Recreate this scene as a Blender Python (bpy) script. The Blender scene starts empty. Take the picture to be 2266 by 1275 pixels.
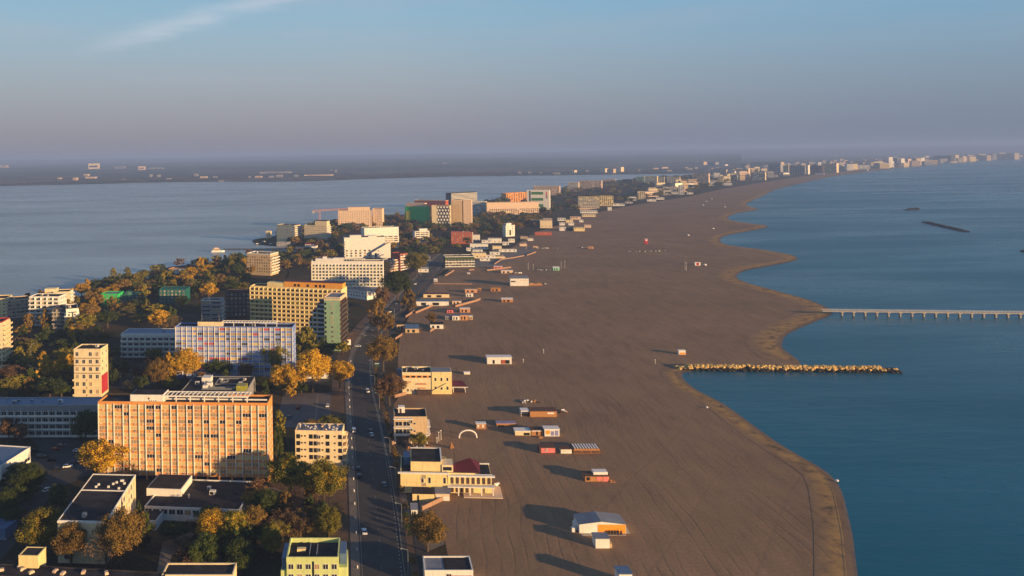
import bpy, bmesh, math, random
from math import radians, sin, cos, tan, pi, atan2, sqrt
from mathutils import Vector, Matrix
from mathutils.geometry import tessellate_polygon
random.seed(7)
S = bpy.context.scene
COL = S.collection
# ------------------------------------------------------------------ camera
F = 1750.0; H = 138.0; CX = 760.0; Y0 = 343.9; ROLL = radians(0.9)
VR = Vector((cos(ROLL), 0, -sin(ROLL))); VU = Vector((sin(ROLL), 0, cos(ROLL)))
cam_d = bpy.data.cameras.new('camera'); cam = bpy.data.objects.new('camera', cam_d); COL.objects.link(cam)
cam_d.sensor_fit = 'HORIZONTAL'; cam_d.sensor_width = 36.0; cam_d.lens = 36.0 * F / 2266.0
cam_d.shift_x = (1133.0 - CX) / 2266.0; cam_d.shift_y = -(637.5 - Y0) / 2266.0
cam_d.clip_start = 1.0; cam_d.clip_end = 80000.0
cam.matrix_world = Matrix(((VR.x, VU.x, 0, 0), (VR.y, VU.y, -1, 0), (VR.z, VU.z, 0, H), (0, 0, 0, 1)))
S.camera = cam
# ------------------------------------------------------------------ sun, sky, exposure
SUN_EL = radians(9.0); SUN_AZ = radians(128)        # azimuth clockwise from the view direction (+Y)
SD = Vector((sin(SUN_AZ) * cos(SUN_EL), cos(SUN_AZ) * cos(SUN_EL), sin(SUN_EL)))
sun_d = bpy.data.lights.new('sun', 'SUN'); sun_d.energy = 5.0; sun_d.angle = radians(0.5); sun_d.color = (1.0, 0.63, 0.29)
sun = bpy.data.objects.new('sun', sun_d); COL.objects.link(sun)
sun.rotation_euler = SD.to_track_quat('Z', 'Y').to_euler()
W = bpy.data.worlds.new('World'); S.world = W; W.use_nodes = True
nt = W.node_tree; nt.nodes.clear()
def N(t, nt_=None, **k):
    n = (nt_ or nt).nodes.new(t)
    for a, b in k.items(): setattr(n, a, b)
    return n
out = N('ShaderNodeOutputWorld'); bg = N('ShaderNodeBackground'); bg.inputs['Strength'].default_value = 0.060
sky = N('ShaderNodeTexSky', sky_type='NISHITA'); sky.sun_disc = False
sky.sun_elevation = SUN_EL; sky.sun_rotation = SUN_AZ; sky.altitude = 100; sky.air_density = 1.2; sky.dust_density = 2.0; sky.ozone_density = 2.0
tc = N('ShaderNodeTexCoord'); sep = N('ShaderNodeSeparateXYZ'); nt.links.new(tc.outputs['Generated'], sep.inputs[0])
mx = N('ShaderNodeMath', operation='MAXIMUM'); mx.inputs[1].default_value = 0.004; nt.links.new(sep.outputs[2], mx.inputs[0])
cmb = N('ShaderNodeCombineXYZ'); nt.links.new(sep.outputs[0], cmb.inputs[0]); nt.links.new(sep.outputs[1], cmb.inputs[1]); nt.links.new(mx.outputs[0], cmb.inputs[2])
nt.links.new(cmb.outputs[0], sky.inputs[0])
# the dawn's mauve band near the horizon, in every direction, fading up into blue
ramp = N('ShaderNodeValToRGB'); nt.links.new(mx.outputs[0], ramp.inputs[0])
cr = ramp.color_ramp; cr.interpolation = 'B_SPLINE'
SKYC = [(0.0, (2.75, 2.65, 3.3)), (0.035, (3.15, 3.05, 3.6)), (0.08, (3.65, 3.95, 4.45)), (0.13, (3.5, 4.6, 5.5)), (0.20, (2.8, 5.0, 6.7)), (0.30, (1.4, 3.2, 5.2)), (0.45, (1.0, 2.0, 3.7)), (1.0, (0.5, 1.2, 2.6))]
SKM = 7.0
while len(cr.elements) < len(SKYC): cr.elements.new(0.5)
for e, (p, c) in zip(cr.elements, SKYC):
    e.position = p; e.color = (c[0] / SKM, c[1] / SKM, c[2] / SKM, 1)
scl = N('ShaderNodeVectorMath', operation='SCALE'); scl.inputs['Scale'].default_value = SKM; nt.links.new(ramp.outputs[0], scl.inputs[0])
mixs = N('ShaderNodeMix', data_type='RGBA'); mixs.inputs[0].default_value = 0.88
nt.links.new(sky.outputs[0], mixs.inputs[6]); nt.links.new(scl.outputs[0], mixs.inputs[7])
# faint cirrus
mp = N('ShaderNodeMapping'); mp.inputs['Scale'].default_value = (2.2, 2.2, 16); mp.inputs['Rotation'].default_value = (0, radians(-14), 0)
nt.links.new(tc.outputs['Generated'], mp.inputs[0])
nz = N('ShaderNodeTexNoise'); nz.inputs['Scale'].default_value = 1.6; nz.inputs['Detail'].default_value = 7; nz.inputs['Roughness'].default_value = 0.55; nt.links.new(mp.outputs[0], nz.inputs[0])
r2 = N('ShaderNodeMapRange'); r2.inputs[1].default_value = 0.46; r2.inputs[2].default_value = 0.72; r2.inputs[3].default_value = 0; r2.inputs[4].default_value = 0.42; nt.links.new(nz.outputs[0], r2.inputs[0])
r3 = N('ShaderNodeMapRange'); r3.inputs[1].default_value = 0.07; r3.inputs[2].default_value = 0.17; nt.links.new(sep.outputs[2], r3.inputs[0])
ml = N('ShaderNodeMath', operation='MULTIPLY'); nt.links.new(r2.outputs[0], ml.inputs[0]); nt.links.new(r3.outputs[0], ml.inputs[1])
mixc = N('ShaderNodeMix', data_type='RGBA'); nt.links.new(ml.outputs[0], mixc.inputs[0]); nt.links.new(mixs.outputs[2], mixc.inputs[6]); mixc.inputs[7].default_value = (4.4, 4.5, 5.2, 1)
rx = N('ShaderNodeMapRange'); rx.inputs[1].default_value = 0.05; rx.inputs[2].default_value = 0.62; nt.links.new(sep.outputs[0], rx.inputs[0])
def M2(op, a, b=None):
    n = N('ShaderNodeMath', operation=op)
    for i, v in enumerate((a, b)):
        if v is None: continue
        if isinstance(v, (int, float)): n.inputs[i].default_value = v
        else: nt.links.new(v, n.inputs[i])
    return n.outputs[0]
# one wisp of cirrus, high at the left of the view
yy = M2('MAXIMUM', sep.outputs[1], 0.05); uu = M2('DIVIDE', sep.outputs[0], yy); ww = M2('DIVIDE', sep.outputs[2], yy)
wv_ = N('ShaderNodeTexNoise'); wv_.inputs['Scale'].default_value = 5; wv_.inputs['Detail'].default_value = 6; nt.links.new(mp.outputs[0], wv_.inputs[0])
dd = M2('ABSOLUTE', M2('ADD', M2('SUBTRACT', ww, M2('ADD', M2('MULTIPLY', uu, 0.24), 0.218)), M2('MULTIPLY', M2('SUBTRACT', wv_.outputs[0], 0.5), 0.03)))
bd_ = N('ShaderNodeMapRange', interpolation_type='SMOOTHSTEP'); bd_.inputs[1].default_value = 0.020; bd_.inputs[2].default_value = 0.0; nt.links.new(dd, bd_.inputs[0])
um = N('ShaderNodeMapRange', interpolation_type='SMOOTHSTEP'); um.inputs[1].default_value = -0.36; um.inputs[2].default_value = -0.22; nt.links.new(uu, um.inputs[0])
um2 = N('ShaderNodeMapRange', interpolation_type='SMOOTHSTEP'); um2.inputs[1].default_value = 0.04; um2.inputs[2].default_value = -0.12; nt.links.new(uu, um2.inputs[0])
cf = M2('MULTIPLY', M2('MULTIPLY', M2('MULTIPLY', bd_.outputs[0], um.outputs[0]), um2.outputs[0]), M2('MULTIPLY', wv_.outputs[0], 0.75))
mixw = N('ShaderNodeMix', data_type='RGBA'); nt.links.new(cf, mixw.inputs[0]); nt.links.new(mixc.outputs[2], mixw.inputs[6]); mixw.inputs[7].default_value = (6.2, 6.5, 7.2, 1)
mixr = N('ShaderNodeMix', data_type='RGBA', blend_type='MULTIPLY'); nt.links.new(rx.outputs[0], mixr.inputs[0]); nt.links.new(mixw.outputs[2], mixr.inputs[6]); mixr.inputs[7].default_value = (0.68, 0.86, 0.98, 1)
nt.links.new(mixr.outputs[2], bg.inputs[0]); nt.links.new(bg.outputs[0], out.inputs[0])
S.view_settings.view_transform = 'Standard'; S.view_settings.look = 'None'; S.view_settings.gamma = 1.0; S.view_settings.exposure = 0.8
S.view_settings.use_curve_mapping = False
S.render.engine = 'CYCLES'
# ------------------------------------------------------------------ pixel of the photograph (2266 wide) -> ground point
def G(x, y, z=0.0):
    d = Vector((0, F, 0)) + VR * (x - CX) - VU * (y - Y0)
    return Vector((0, 0, H)) + d * ((z - H) / d.z)
def hor(x): return Y0 - (x - CX) * tan(ROLL)
def hgt(x, yt, yb): return H * (yb - yt) / (yb - hor(x))
# ------------------------------------------------------------------ materials
MATS = {}
def mat(name, col, rough=0.8, var=0.14, scale=0.35, spec=0.3, metal=0.0, dirt=0.0, bump=0.0):
    if name in MATS: return MATS[name]
    m = bpy.data.materials.new(name); m.use_nodes = True; t = m.node_tree; b = t.nodes['Principled BSDF']
    b.inputs['Roughness'].default_value = rough; b.inputs['Metallic'].default_value = metal; b.inputs['Specular IOR Level'].default_value = spec
    tcn = N('ShaderNodeTexCoord', t); nz = N('ShaderNodeTexNoise', t); nz.inputs['Scale'].default_value = scale; nz.inputs['Detail'].default_value = 6; nz.inputs['Roughness'].default_value = 0.65
    t.links.new(tcn.outputs['Object'], nz.inputs[0])
    mr = N('ShaderNodeMapRange', t); mr.inputs[1].default_value = 0.25; mr.inputs[2].default_value = 0.75; mr.inputs[3].default_value = 1 - var; mr.inputs[4].default_value = 1 + var
    t.links.new(nz.outputs[0], mr.inputs[0])
    sc = N('ShaderNodeVectorMath', t, operation='SCALE'); sc.inputs[0].default_value = col; t.links.new(mr.outputs[0], sc.inputs['Scale'])
    last = sc.outputs[0]
    if dirt:
        mpn = N('ShaderNodeMapping', t); mpn.inputs['Scale'].default_value = (1.3, 1.3, 0.12); t.links.new(tcn.outputs['Object'], mpn.inputs[0])
        n2 = N('ShaderNodeTexNoise', t); n2.inputs['Scale'].default_value = 1.0; n2.inputs['Detail'].default_value = 4; t.links.new(mpn.outputs[0], n2.inputs[0])
        m2 = N('ShaderNodeMapRange', t); m2.inputs[1].default_value = 0.5; m2.inputs[2].default_value = 0.75; m2.inputs[3].default_value = 1; m2.inputs[4].default_value = 1 - dirt; t.links.new(n2.outputs[0], m2.inputs[0])
        s2 = N('ShaderNodeVectorMath', t, operation='SCALE'); t.links.new(last, s2.inputs[0]); t.links.new(m2.outputs[0], s2.inputs['Scale']); last = s2.outputs[0]
    t.links.new(last, b.inputs['Base Color'])
    if bump:
        bp = N('ShaderNodeBump', t); bp.inputs['Strength'].default_value = bump; bp.inputs['Distance'].default_value = 0.3; t.links.new(nz.outputs[0], bp.inputs['Height']); t.links.new(bp.outputs[0], b.inputs['Normal'])
    MATS[name] = m; return m
def P(r, g, b):      # sRGB 0-255 of the paint itself -> linear
    f = lambda v: (v / 255 / 12.92) if v <= 10 else ((v / 255 + 0.055) / 1.055) ** 2.4
    return (f(r), f(g), f(b))
WHITE = mat('white_paint', P(222, 220, 214), dirt=0.15)
CREAM = mat('cream_render', P(222, 205, 168), dirt=0.18)
BEIGE = mat('beige_render', P(196, 172, 138), dirt=0.2)
ORANGE = mat('orange_render', P(212, 146, 80), dirt=0.2)
SALMON = mat('salmon_render', P(216, 190, 164), dirt=0.2)
YELLOW = mat('ochre_render', P(224, 158, 66), dirt=0.15)
YCREAM = mat('pale_yellow_render', P(226, 206, 150), dirt=0.2)
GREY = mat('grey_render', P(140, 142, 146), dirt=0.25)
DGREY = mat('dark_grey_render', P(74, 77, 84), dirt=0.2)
BLUE = mat('blue_render', P(112, 138, 200), dirt=0.15)
LIME = mat('lime_render', P(192, 204, 138), dirt=0.18)
SAGE = mat('sage_render', P(140, 172, 140), dirt=0.18)
BRICK = mat('red_brick', P(168, 84, 56), var=0.25, scale=1.2)
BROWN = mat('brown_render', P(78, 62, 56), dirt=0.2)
TEAL = mat('teal_netting', P(26, 92, 88), var=0.3, scale=0.5)
GREEN = mat('bright_green_netting', P(50, 185, 96), var=0.3, scale=0.4)
ROOF = mat('bitumen_roof', P(54, 52, 54), var=0.7, scale=0.22, rough=0.95, spec=0.1)
ROOFG = mat('grey_roof', P(120, 126, 138), var=0.25, scale=0.3)
ROOFB = mat('blue_metal_roof', P(84, 108, 140), var=0.2, scale=0.4, rough=0.5)
ROOFR = mat('red_metal_roof', P(86, 28, 32), var=0.15, scale=0.4, rough=0.6)
GLASS = mat('window_glass', P(34, 40, 50), rough=0.12, var=0.3, scale=0.3, spec=0.6)
CURT = mat('curtained_glass', P(206, 180, 116), rough=0.35, var=0.3, scale=0.45, spec=0.5)
CURT2 = mat('net_curtain_glass', P(160, 134, 96), rough=0.35, var=0.35, scale=0.5, spec=0.5)
BCURT = mat('bluish_net_curtain', P(168, 172, 190), rough=0.35, var=0.3, scale=0.5)
YGLASS = mat('yellow_blind', P(196, 184, 66), rough=0.5, var=0.3, scale=0.5)
REDP = mat('red_panel', P(170, 52, 62), var=0.2)
WOOD = mat('weathered_wood', P(172, 124, 78), var=0.3, scale=1.5)
DWOOD = mat('dark_wood', P(94, 66, 50), var=0.3, scale=1.5)
METAL = mat('galvanised_metal', P(160, 165, 170), rough=0.4, metal=0.6, var=0.15)
CONC = mat('concrete', P(165, 160, 150), dirt=0.25, var=0.2)
OWALL = mat('terracotta_wall_paint', P(158, 126, 104), dirt=0.35)
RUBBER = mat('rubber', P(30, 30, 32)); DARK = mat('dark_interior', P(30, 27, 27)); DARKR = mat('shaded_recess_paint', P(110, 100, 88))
# ------------------------------------------------------------------ mesh helper
class MB:
    def __init__(s): s.v = []; s.f = []; s.m = []
    def poly(s, pts, mi=0):
        n = len(s.v); s.v += [tuple(p) for p in pts]; s.f.append(tuple(range(n, n + len(pts)))); s.m.append(mi)
    def box(s, x0, x1, y0, y1, z0, z1, mi=0):
        n = len(s.v); s.v += [(x0, y0, z0), (x1, y0, z0), (x1, y1, z0), (x0, y1, z0), (x0, y0, z1), (x1, y0, z1), (x1, y1, z1), (x0, y1, z1)]
        for q in ((0, 3, 2, 1), (4, 5, 6, 7), (0, 1, 5, 4), (1, 2, 6, 5), (2, 3, 7, 6), (3, 0, 4, 7)): s.f.append(tuple(n + i for i in q)); s.m.append(mi)
    def prism(s, pts, z0, z1, mi=0):
        n = len(s.v); k = len(pts); s.v += [(p[0], p[1], z0) for p in pts] + [(p[0], p[1], z1) for p in pts]
        s.f.append(tuple(n + i for i in reversed(range(k)))); s.m.append(mi); s.f.append(tuple(n + k + i for i in range(k))); s.m.append(mi)
        for i in range(k):
            j = (i + 1) % k; s.f.append((n + i, n + j, n + k + j, n + k + i)); s.m.append(mi)
    def tube(s, a, b, r0, r1, n=6, mi=0):
        a = Vector(a); b = Vector(b); d = (b - a).normalized(); u = d.orthogonal().normalized(); w = d.cross(u); k = len(s.v)
        for c, r in ((a, r0), (b, r1)):
            for i in range(n): s.v.append(tuple(c + (u * cos(2 * pi * i / n) + w * sin(2 * pi * i / n)) * r))
        for i in range(n):
            j = (i + 1) % n; s.f.append((k + i, k + j, k + n + j, k + n + i)); s.m.append(mi)
        s.f.append(tuple(k + i for i in reversed(range(n)))); s.m.append(mi); s.f.append(tuple(k + n + i for i in range(n))); s.m.append(mi)
    def lathe(s, prof, n=12, mi=0, cx=0, cy=0):
        k = len(s.v)
        for r, z in prof:
            for i in range(n): s.v.append((cx + r * cos(2 * pi * i / n), cy + r * sin(2 * pi * i / n), z))
        for a in range(len(prof) - 1):
            for i in range(n):
                j = (i + 1) % n; s.f.append((k + a * n + i, k + a * n + j, k + a * n + n + j, k + a * n + n + i)); s.m.append(mi)
    def merge(s, o, M):
        k = len(s.v); s.v += [tuple(M @ Vector(v)) for v in o.v]; s.f += [tuple(k + i for i in f) for f in o.f]; s.m += list(o.m)
    def mesh(s, name, mats):
        me = bpy.data.meshes.new(name); me.from_pydata(s.v, [], s.f)
        for q in (mats if isinstance(mats, (list, tuple)) else [mats]): me.materials.append(q)
        me.polygons.foreach_set('material_index', s.m); me.update(); return me
    def build(s, name, mats, parent=None, loc=None, rz=None):
        return link(name, s.mesh(name, mats), parent, loc, rz)
def link(name, me, parent=None, loc=None, rz=None):
    o = bpy.data.objects.new(name, me); COL.objects.link(o)
    if parent: o.parent = parent
    if loc is not None: o.location = loc
    if rz is not None: o.rotation_euler = (0, 0, rz)
    return o
def tag(o, label=None, cat=None, group=None, kind=None):
    if label: o['label'] = label
    if cat: o['category'] = cat
    if group: o['group'] = group
    if kind: o['kind'] = kind
    return o
def empty(name, loc, rz=0, label=None, cat=None, group=None):
    o = bpy.data.objects.new(name, None); COL.objects.link(o); o.empty_display_size = 2
    o.location = loc; o.rotation_euler = (0, 0, rz); return tag(o, label, cat, group)
def place_many(root, name, mb, mats, mats_of, trs):
    """trs: list of Matrix; the first 100 are objects of their own, the rest one stuff mesh"""
    me = mb.mesh(name, mats)
    for M in trs[:100]:
        o = bpy.data.objects.new(name, me); COL.objects.link(o); o.parent = root; o.matrix_local = M
    if len(trs) > 100:
        q = MB()
        for M in trs[100:]: q.merge(mb, M)
        tag(q.build(name, mats, root), kind='stuff')
def catmull(pts, n=8):
    o = []
    P_ = [pts[0]] + list(pts) + [pts[-1]]
    for i in range(1, len(P_) - 2):
        a, b, c, d = P_[i - 1:i + 3]
        for k in range(n):
            t = k / n
            o.append(tuple(0.5 * (2 * b[j] + (c[j] - a[j]) * t + (2 * a[j] - 5 * b[j] + 4 * c[j] - d[j]) * t * t + (3 * b[j] - a[j] - 3 * c[j] + d[j]) * t ** 3) for j in range(2)))
    o.append(tuple(pts[-1])); return o
def sheet(name, pts, z, m, kind='structure'):
    vs = [Vector((p[0], p[1], z)) for p in pts]
    tri = tessellate_polygon([vs]); me = bpy.data.meshes.new(name)
    me.from_pydata([tuple(v) for v in vs], [], [tuple(t) for t in tri]); 
    me.materials.append(m); me.update()
    bm = bmesh.new(); bm.from_mesh(me)
    for f in bm.faces:
        if f.normal.z < 0: f.normal_flip()
    bm.to_mesh(me); bm.free()
    return tag(link(name, me), kind=kind)
def offset(path, d):      # offset to the left of the travel direction
    o = []
    for i, p in enumerate(path):
        a = path[max(i - 1, 0)]; b = path[min(i + 1, len(path) - 1)]
        t = Vector((b[0] - a[0], b[1] - a[1])).normalized(); o.append((p[0] - t.y * d, p[1] + t.x * d))
    return o
def ribbon(name, path, d0, d1, z, m, h=0.0, kind='structure', uv=True, zs=None):
    A = offset(path, d0); B = offset(path, d1); vs = []; fs = []
    za, zb = zs if zs else (z, z)
    for a, b in zip(A, B): vs += [(a[0], a[1], za), (b[0], b[1], zb)]
    for i in range(len(path) - 1): fs.append((2 * i, 2 * i + 1, 2 * i + 3, 2 * i + 2))
    if h:
        k = len(vs); vs += [(v[0], v[1], v[2] - h) for v in vs]
        for i in range(len(path) - 1): fs += [(2 * i, 2 * i + 2, k + 2 * i + 2, k + 2 * i), (2 * i + 1, 2 * i + 3, k + 2 * i + 3, k + 2 * i + 1)]
    me = bpy.data.meshes.new(name); me.from_pydata(vs, [], fs)
    if uv:
        u = me.uv_layers.new(name='UVMap')
        for l in me.loops: vi = l.vertex_index % (2 * len(path)); u.data[l.index].uv = (vi // 2, vi % 2)
    me.materials.append(m); me.update()
    bm = bmesh.new(); bm.from_mesh(me)
    for f in bm.faces:
        if f.normal.z < -0.1: f.normal_flip()
    bm.to_mesh(me); bm.free()
    return tag(link(name, me), kind=kind)
# ------------------------------------------------------------------ terrain outlines, in photo pixels
SEA = [(1900, 1500), (1893, 1350), (1890, 1275), (1885, 1230), (1879, 1180), (1868, 1130), (1858, 1090), (1842, 1060), (1813, 1035), (1770, 1010), (1720, 980), (1670, 945), (1630, 915), (1590, 888), (1550, 868), (1525, 852), (1509, 836), (1508, 824), (1530, 820), (1640, 818), (1755, 814), (1771, 806), (1765, 797), (1746, 783), (1728, 768), (1729, 752), (1740, 738), (1775, 721), (1812, 706), (1838, 694), (1834, 684), (1793, 665), (1719, 644), (1660, 628), (1629, 614), (1644, 599), (1700, 588), (1745, 579), (1763, 573), (1749, 564), (1681, 552), (1614, 543), (1592, 532), (1607, 521), (1655, 511), (1696, 503), (1690, 498), (1663, 495), (1620, 488), (1610, 481), (1629, 472), (1676, 463), (1658, 457), (1652, 451), (1670, 441), (1689, 433), (1715, 420), (1775, 405), (1847, 390), (1927, 380), (2008, 369), (2088, 361), (2168, 355.5), (2266, 350), (2500, 343), (3000, 334)]
LAKE_FAR = [(-900, 424), (-300, 418), (0, 412), (200, 408), (400, 403), (640, 402), (800, 397), (1000, 391), (1250, 388), (1400, 386), (1540, 384)]
LAKE_NEAR = [(1530, 387), (1480, 392), (1400, 397), (1330, 401), (1262, 411), (1240, 421), (1160, 431), (1080, 443), (1000, 456), (930, 472), (860, 478), (760, 488), (690, 500), (640, 512), (600, 524), (560, 531), (575, 541), (640, 546), (650, 552), (600, 560), (550, 572), (470, 582), (400, 588), (335, 598), (322, 606), (330, 616), (260, 622), (215, 640), (160, 660), (60, 664), (-60, 672), (-400, 700)]
def wp(l, n=6, z=0): return [tuple(G(x, y, z)[:2]) for x, y in catmull(l, n)]
sea = wp(SEA, 6); lfar = wp(LAKE_FAR, 5); lnear = wp(LAKE_NEAR, 5)
far_r = (42000, 34000); far_l = (-26000, 34000)
land = sea + [far_r, far_l] + [(-14000, 4600)] + lfar + lnear + [(-900, 600), (-900, 60), (180, 60)]
def nodes_mat(name):
    m = bpy.data.materials.new(name); m.use_nodes = True; return m, m.node_tree, m.node_tree.nodes['Principled BSDF']
def noise(t, vec, scale, detail=5, rough=0.6, mapping=None, rot=0):
    if mapping:
        q = N('ShaderNodeMapping', t); q.inputs['Scale'].default_value = mapping; q.inputs['Rotation'].default_value = (0, 0, rot); t.links.new(vec, q.inputs[0]); vec = q.outputs[0]
    n = N('ShaderNodeTexNoise', t); n.inputs['Scale'].default_value = scale; n.inputs['Detail'].default_value = detail; n.inputs['Roughness'].default_value = rough
    t.links.new(vec, n.inputs[0]); return n.outputs[0]
def rampn(t, fac, stops, interp='LINEAR'):
    r = N('ShaderNodeValToRGB', t); r.color_ramp.interpolation = interp
    while len(r.color_ramp.elements) < len(stops): r.color_ramp.elements.new(0.5)
    for e, (p, c) in zip(r.color_ramp.elements, stops): e.position = p; e.color = (*c, 1)
    t.links.new(fac, r.inputs[0]); return r.outputs[0]
def mixn(t, fac, a, b, blend='MIX'):
    n = N('ShaderNodeMix', t, data_type='RGBA', blend_type=blend)
    for s_, v in ((0, fac), (6, a), (7, b)):
        if hasattr(v, 'links') or hasattr(v, 'is_linked'): t.links.new(v, n.inputs[s_])
        elif s_ == 0: n.inputs[0].default_value = v
        else: n.inputs[s_].default_value = (*v, 1)
    return n.outputs[2]
# ground of the resort: dry autumn grass, soil, worn paving
gm, t, b = nodes_mat('grass_and_soil'); pos = N('ShaderNodeNewGeometry', t).outputs['Position']
c1 = rampn(t, noise(t, pos, 0.03, 6), [(0.3, P(38, 42, 28)), (0.5, P(58, 54, 36)), (0.64, P(90, 74, 52)), (0.75, P(60, 58, 52))])
c2 = mixn(t, 0.35, c1, rampn(t, noise(t, pos, 0.6, 5), [(0.3, P(26, 30, 20)), (0.7, P(92, 80, 56))]))
t.links.new(c2, b.inputs['Base Color']); b.inputs['Roughness'].default_value = 0.95; b.inputs['Specular IOR Level'].default_value = 0.1
sheet('ground', land, 0.0, gm)
# dry sand with tractor furrows
def sand_material(name, tone):
    m, t, b = nodes_mat(name); pos = N('ShaderNodeNewGeometry', t).outputs['Position']
    base = rampn(t, noise(t, pos, 0.012, 5), [(0.3, P(*[int(v * 0.93) for v in tone])), (0.7, P(*[min(255, int(v * 1.05)) for v in tone]))])
    fine = rampn(t, noise(t, pos, 0.9, 6, 0.75), [(0.3, (0.74, 0.73, 0.72)), (0.7, (1.16, 1.16, 1.16))])
    st = rampn(t, noise(t, pos, 0.09, 6, 0.7, mapping=(1.6, 0.35, 1), rot=0.1), [(0.3, (0.80, 0.80, 0.82)), (0.5, (1, 1, 1)), (0.72, (1.16, 1.14, 1.1))]); fine = mixn(t, 1.0, fine, st, 'MULTIPLY')
    col = mixn(t, 1.0, base, fine, 'MULTIPLY')
    mp = N('ShaderNodeMapping', t); mp.inputs['Rotation'].default_value = (0, 0, radians(5)); t.links.new(pos, mp.inputs[0])
    # furrows: long warped lines along the shore
    q = N('ShaderNodeTexNoise', t); q.inputs['Scale'].default_value = 0.006; q.inputs['Detail'].default_value = 3; t.links.new(pos, q.inputs[0])
    wx = N('ShaderNodeVectorMath', t, operation='MULTIPLY_ADD'); t.links.new(q.outputs[1], wx.inputs[0]); wx.inputs[1].default_value = (38, 0, 0); t.links.new(mp.outputs[0], wx.inputs[2])
    wv = N('ShaderNodeTexWave', t, wave_type='BANDS', bands_direction='X'); wv.inputs['Scale'].default_value = 0.075; wv.inputs['Distortion'].default_value = 1.0; wv.inputs['Detail'].default_value = 4; wv.inputs['Detail Scale'].default_value = 0.35; wv.inputs['Detail Roughness'].default_value = 0.7
    t.links.new(wx.outputs[0], wv.inputs[0])
    line = N('ShaderNodeMapRange', t); line.inputs[1].default_value = 0.0; line.inputs[2].default_value = 0.12; line.inputs[3].default_value = 0.0; line.inputs[4].default_value = 1; t.links.new(wv.outputs[1], line.inputs[0])
    gate = noise(t, pos, 0.045, 5, 0.7, mapping=(1, 0.5, 1)); g2 = N('ShaderNodeMapRange', t); g2.inputs[1].default_value = 0.42; g2.inputs[2].default_value = 0.62; t.links.new(gate, g2.inputs[0])
    inv = N('ShaderNodeMath', t, operation='SUBTRACT'); inv.inputs[0].default_value = 1; t.links.new(line.outputs[0], inv.inputs[1])
    mm = N('ShaderNodeMath', t, operation='MULTIPLY'); t.links.new(inv.outputs[0], mm.inputs[0]); t.links.new(g2.outputs[0], mm.inputs[1])
    w2 = N('ShaderNodeTexWave', t, wave_type='BANDS', bands_direction='X'); w2.inputs['Scale'].default_value = 0.011; w2.inputs['Distortion'].default_value = 5; w2.inputs['Detail'].default_value = 3; w2.inputs['Detail Scale'].default_value = 0.25
    mp2 = N('ShaderNodeMapping', t); mp2.inputs['Rotation'].default_value = (0, 0, radians(38)); t.links.new(pos, mp2.inputs[0]); t.links.new(mp2.outputs[0], w2.inputs[0])
    l2 = N('ShaderNodeMapRange', t); l2.inputs[1].default_value = 0.0; l2.inputs[2].default_value = 0.012; l2.inputs[3].default_value = 0.38; l2.inputs[4].default_value = 0; t.links.new(w2.outputs[1], l2.inputs[0])
    mx2 = N('ShaderNodeMath', t, operation='MAXIMUM'); t.links.new(mm.outputs[0], mx2.inputs[0]); t.links.new(l2.outputs[0], mx2.inputs[1]); mm = mx2
    hsum = N('ShaderNodeMath', t, operation='MULTIPLY_ADD'); t.links.new(mm.outputs[0], hsum.inputs[0]); hsum.inputs[1].default_value = -1.0; t.links.new(noise(t, pos, 0.8, 5, 0.7), hsum.inputs[2])
    bp = N('ShaderNodeBump', t); bp.inputs['Strength'].default_value = 0.4; bp.inputs['Distance'].default_value = 0.10; t.links.new(hsum.outputs[0], bp.inputs['Height']); t.links.new(bp.outputs[0], b.inputs['Normal'])
    dk = N('ShaderNodeMath', t, operation='MULTIPLY'); dk.inputs[1].default_value = 0.17; t.links.new(mm.outputs[0], dk.inputs[0])
    col = mixn(t, dk.outputs[0], col, P(60, 48, 42))
    b.inputs['Roughness'].default_value = 0.95; b.inputs['Specular IOR Level'].default_value = 0.1
    return m, t, b, col
SANDT = (144, 118, 92)
sm, t, b, col = sand_material('dry_sand', SANDT); t.links.new(col, b.inputs['Base Color'])
BEACH_L = [(2266, 345), (2100, 354), (1900, 375), (1780, 390), (1700, 402), (1600, 418), (1520, 436), (1440, 448), (1360, 462), (1300, 475), (1230, 500), (1180, 516), (1130, 550), (1110, 575), (1070, 600), (975, 608), (940, 640), (905, 700), (885, 745), (880, 800), (882, 880), (868, 900), (872, 980), (890, 1040), (900, 1100), (950, 1120), (962, 1150), (985, 1200), (1000, 1275), (1020, 1500)]
bl = [tuple(G(x, y)[:2]) for x, y in BEACH_L]
sheet('beach', sea[:-10] + [tuple(G(2266, 346)[:2])] + bl[1:], 0.05, sm)
# band of coarser tan sand near the waterline, and the wet rim
m2, t, b, col = sand_material('shore_sand', SANDT)
uvn = N('ShaderNodeUVMap', t); sp = N('ShaderNodeSeparateXYZ', t); t.links.new(uvn.outputs[0], sp.inputs[0])
ps = N('ShaderNodeNewGeometry', t).outputs['Position']
ad = N('ShaderNodeMath', t, operation='MULTIPLY_ADD'); t.links.new(noise(t, ps, 0.05, 4), ad.inputs[0]); ad.inputs[1].default_value = 0.7; t.links.new(sp.outputs[1], ad.inputs[2])
fac = rampn(t, ad.outputs[0], [(0.42, (0, 0, 0)), (0.75, (0.45, 0.45, 0.45)), (1.0, (0.9, 0.9, 0.9))])
tan_ = rampn(t, noise(t, ps, 0.14, 5), [(0.36, P(184, 146, 88)), (0.5, P(164, 130, 84)), (0.58, P(140, 112, 78)), (0.66, P(92, 78, 60))])
t.links.new(mixn(t, fac, col, tan_), b.inputs['Base Color'])
k1 = SEA.index((1530, 820)); k2 = SEA.index((1765, 797))
ribbon('shore_sand', wp(SEA[:k1 + 1], 6), 11, 2.0, 0.10, m2)
ribbon('shore_sand', [p for p in wp(SEA[k2:], 6) if p[1] < 2600], 22, 2.0, 0.10, m2)
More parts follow.
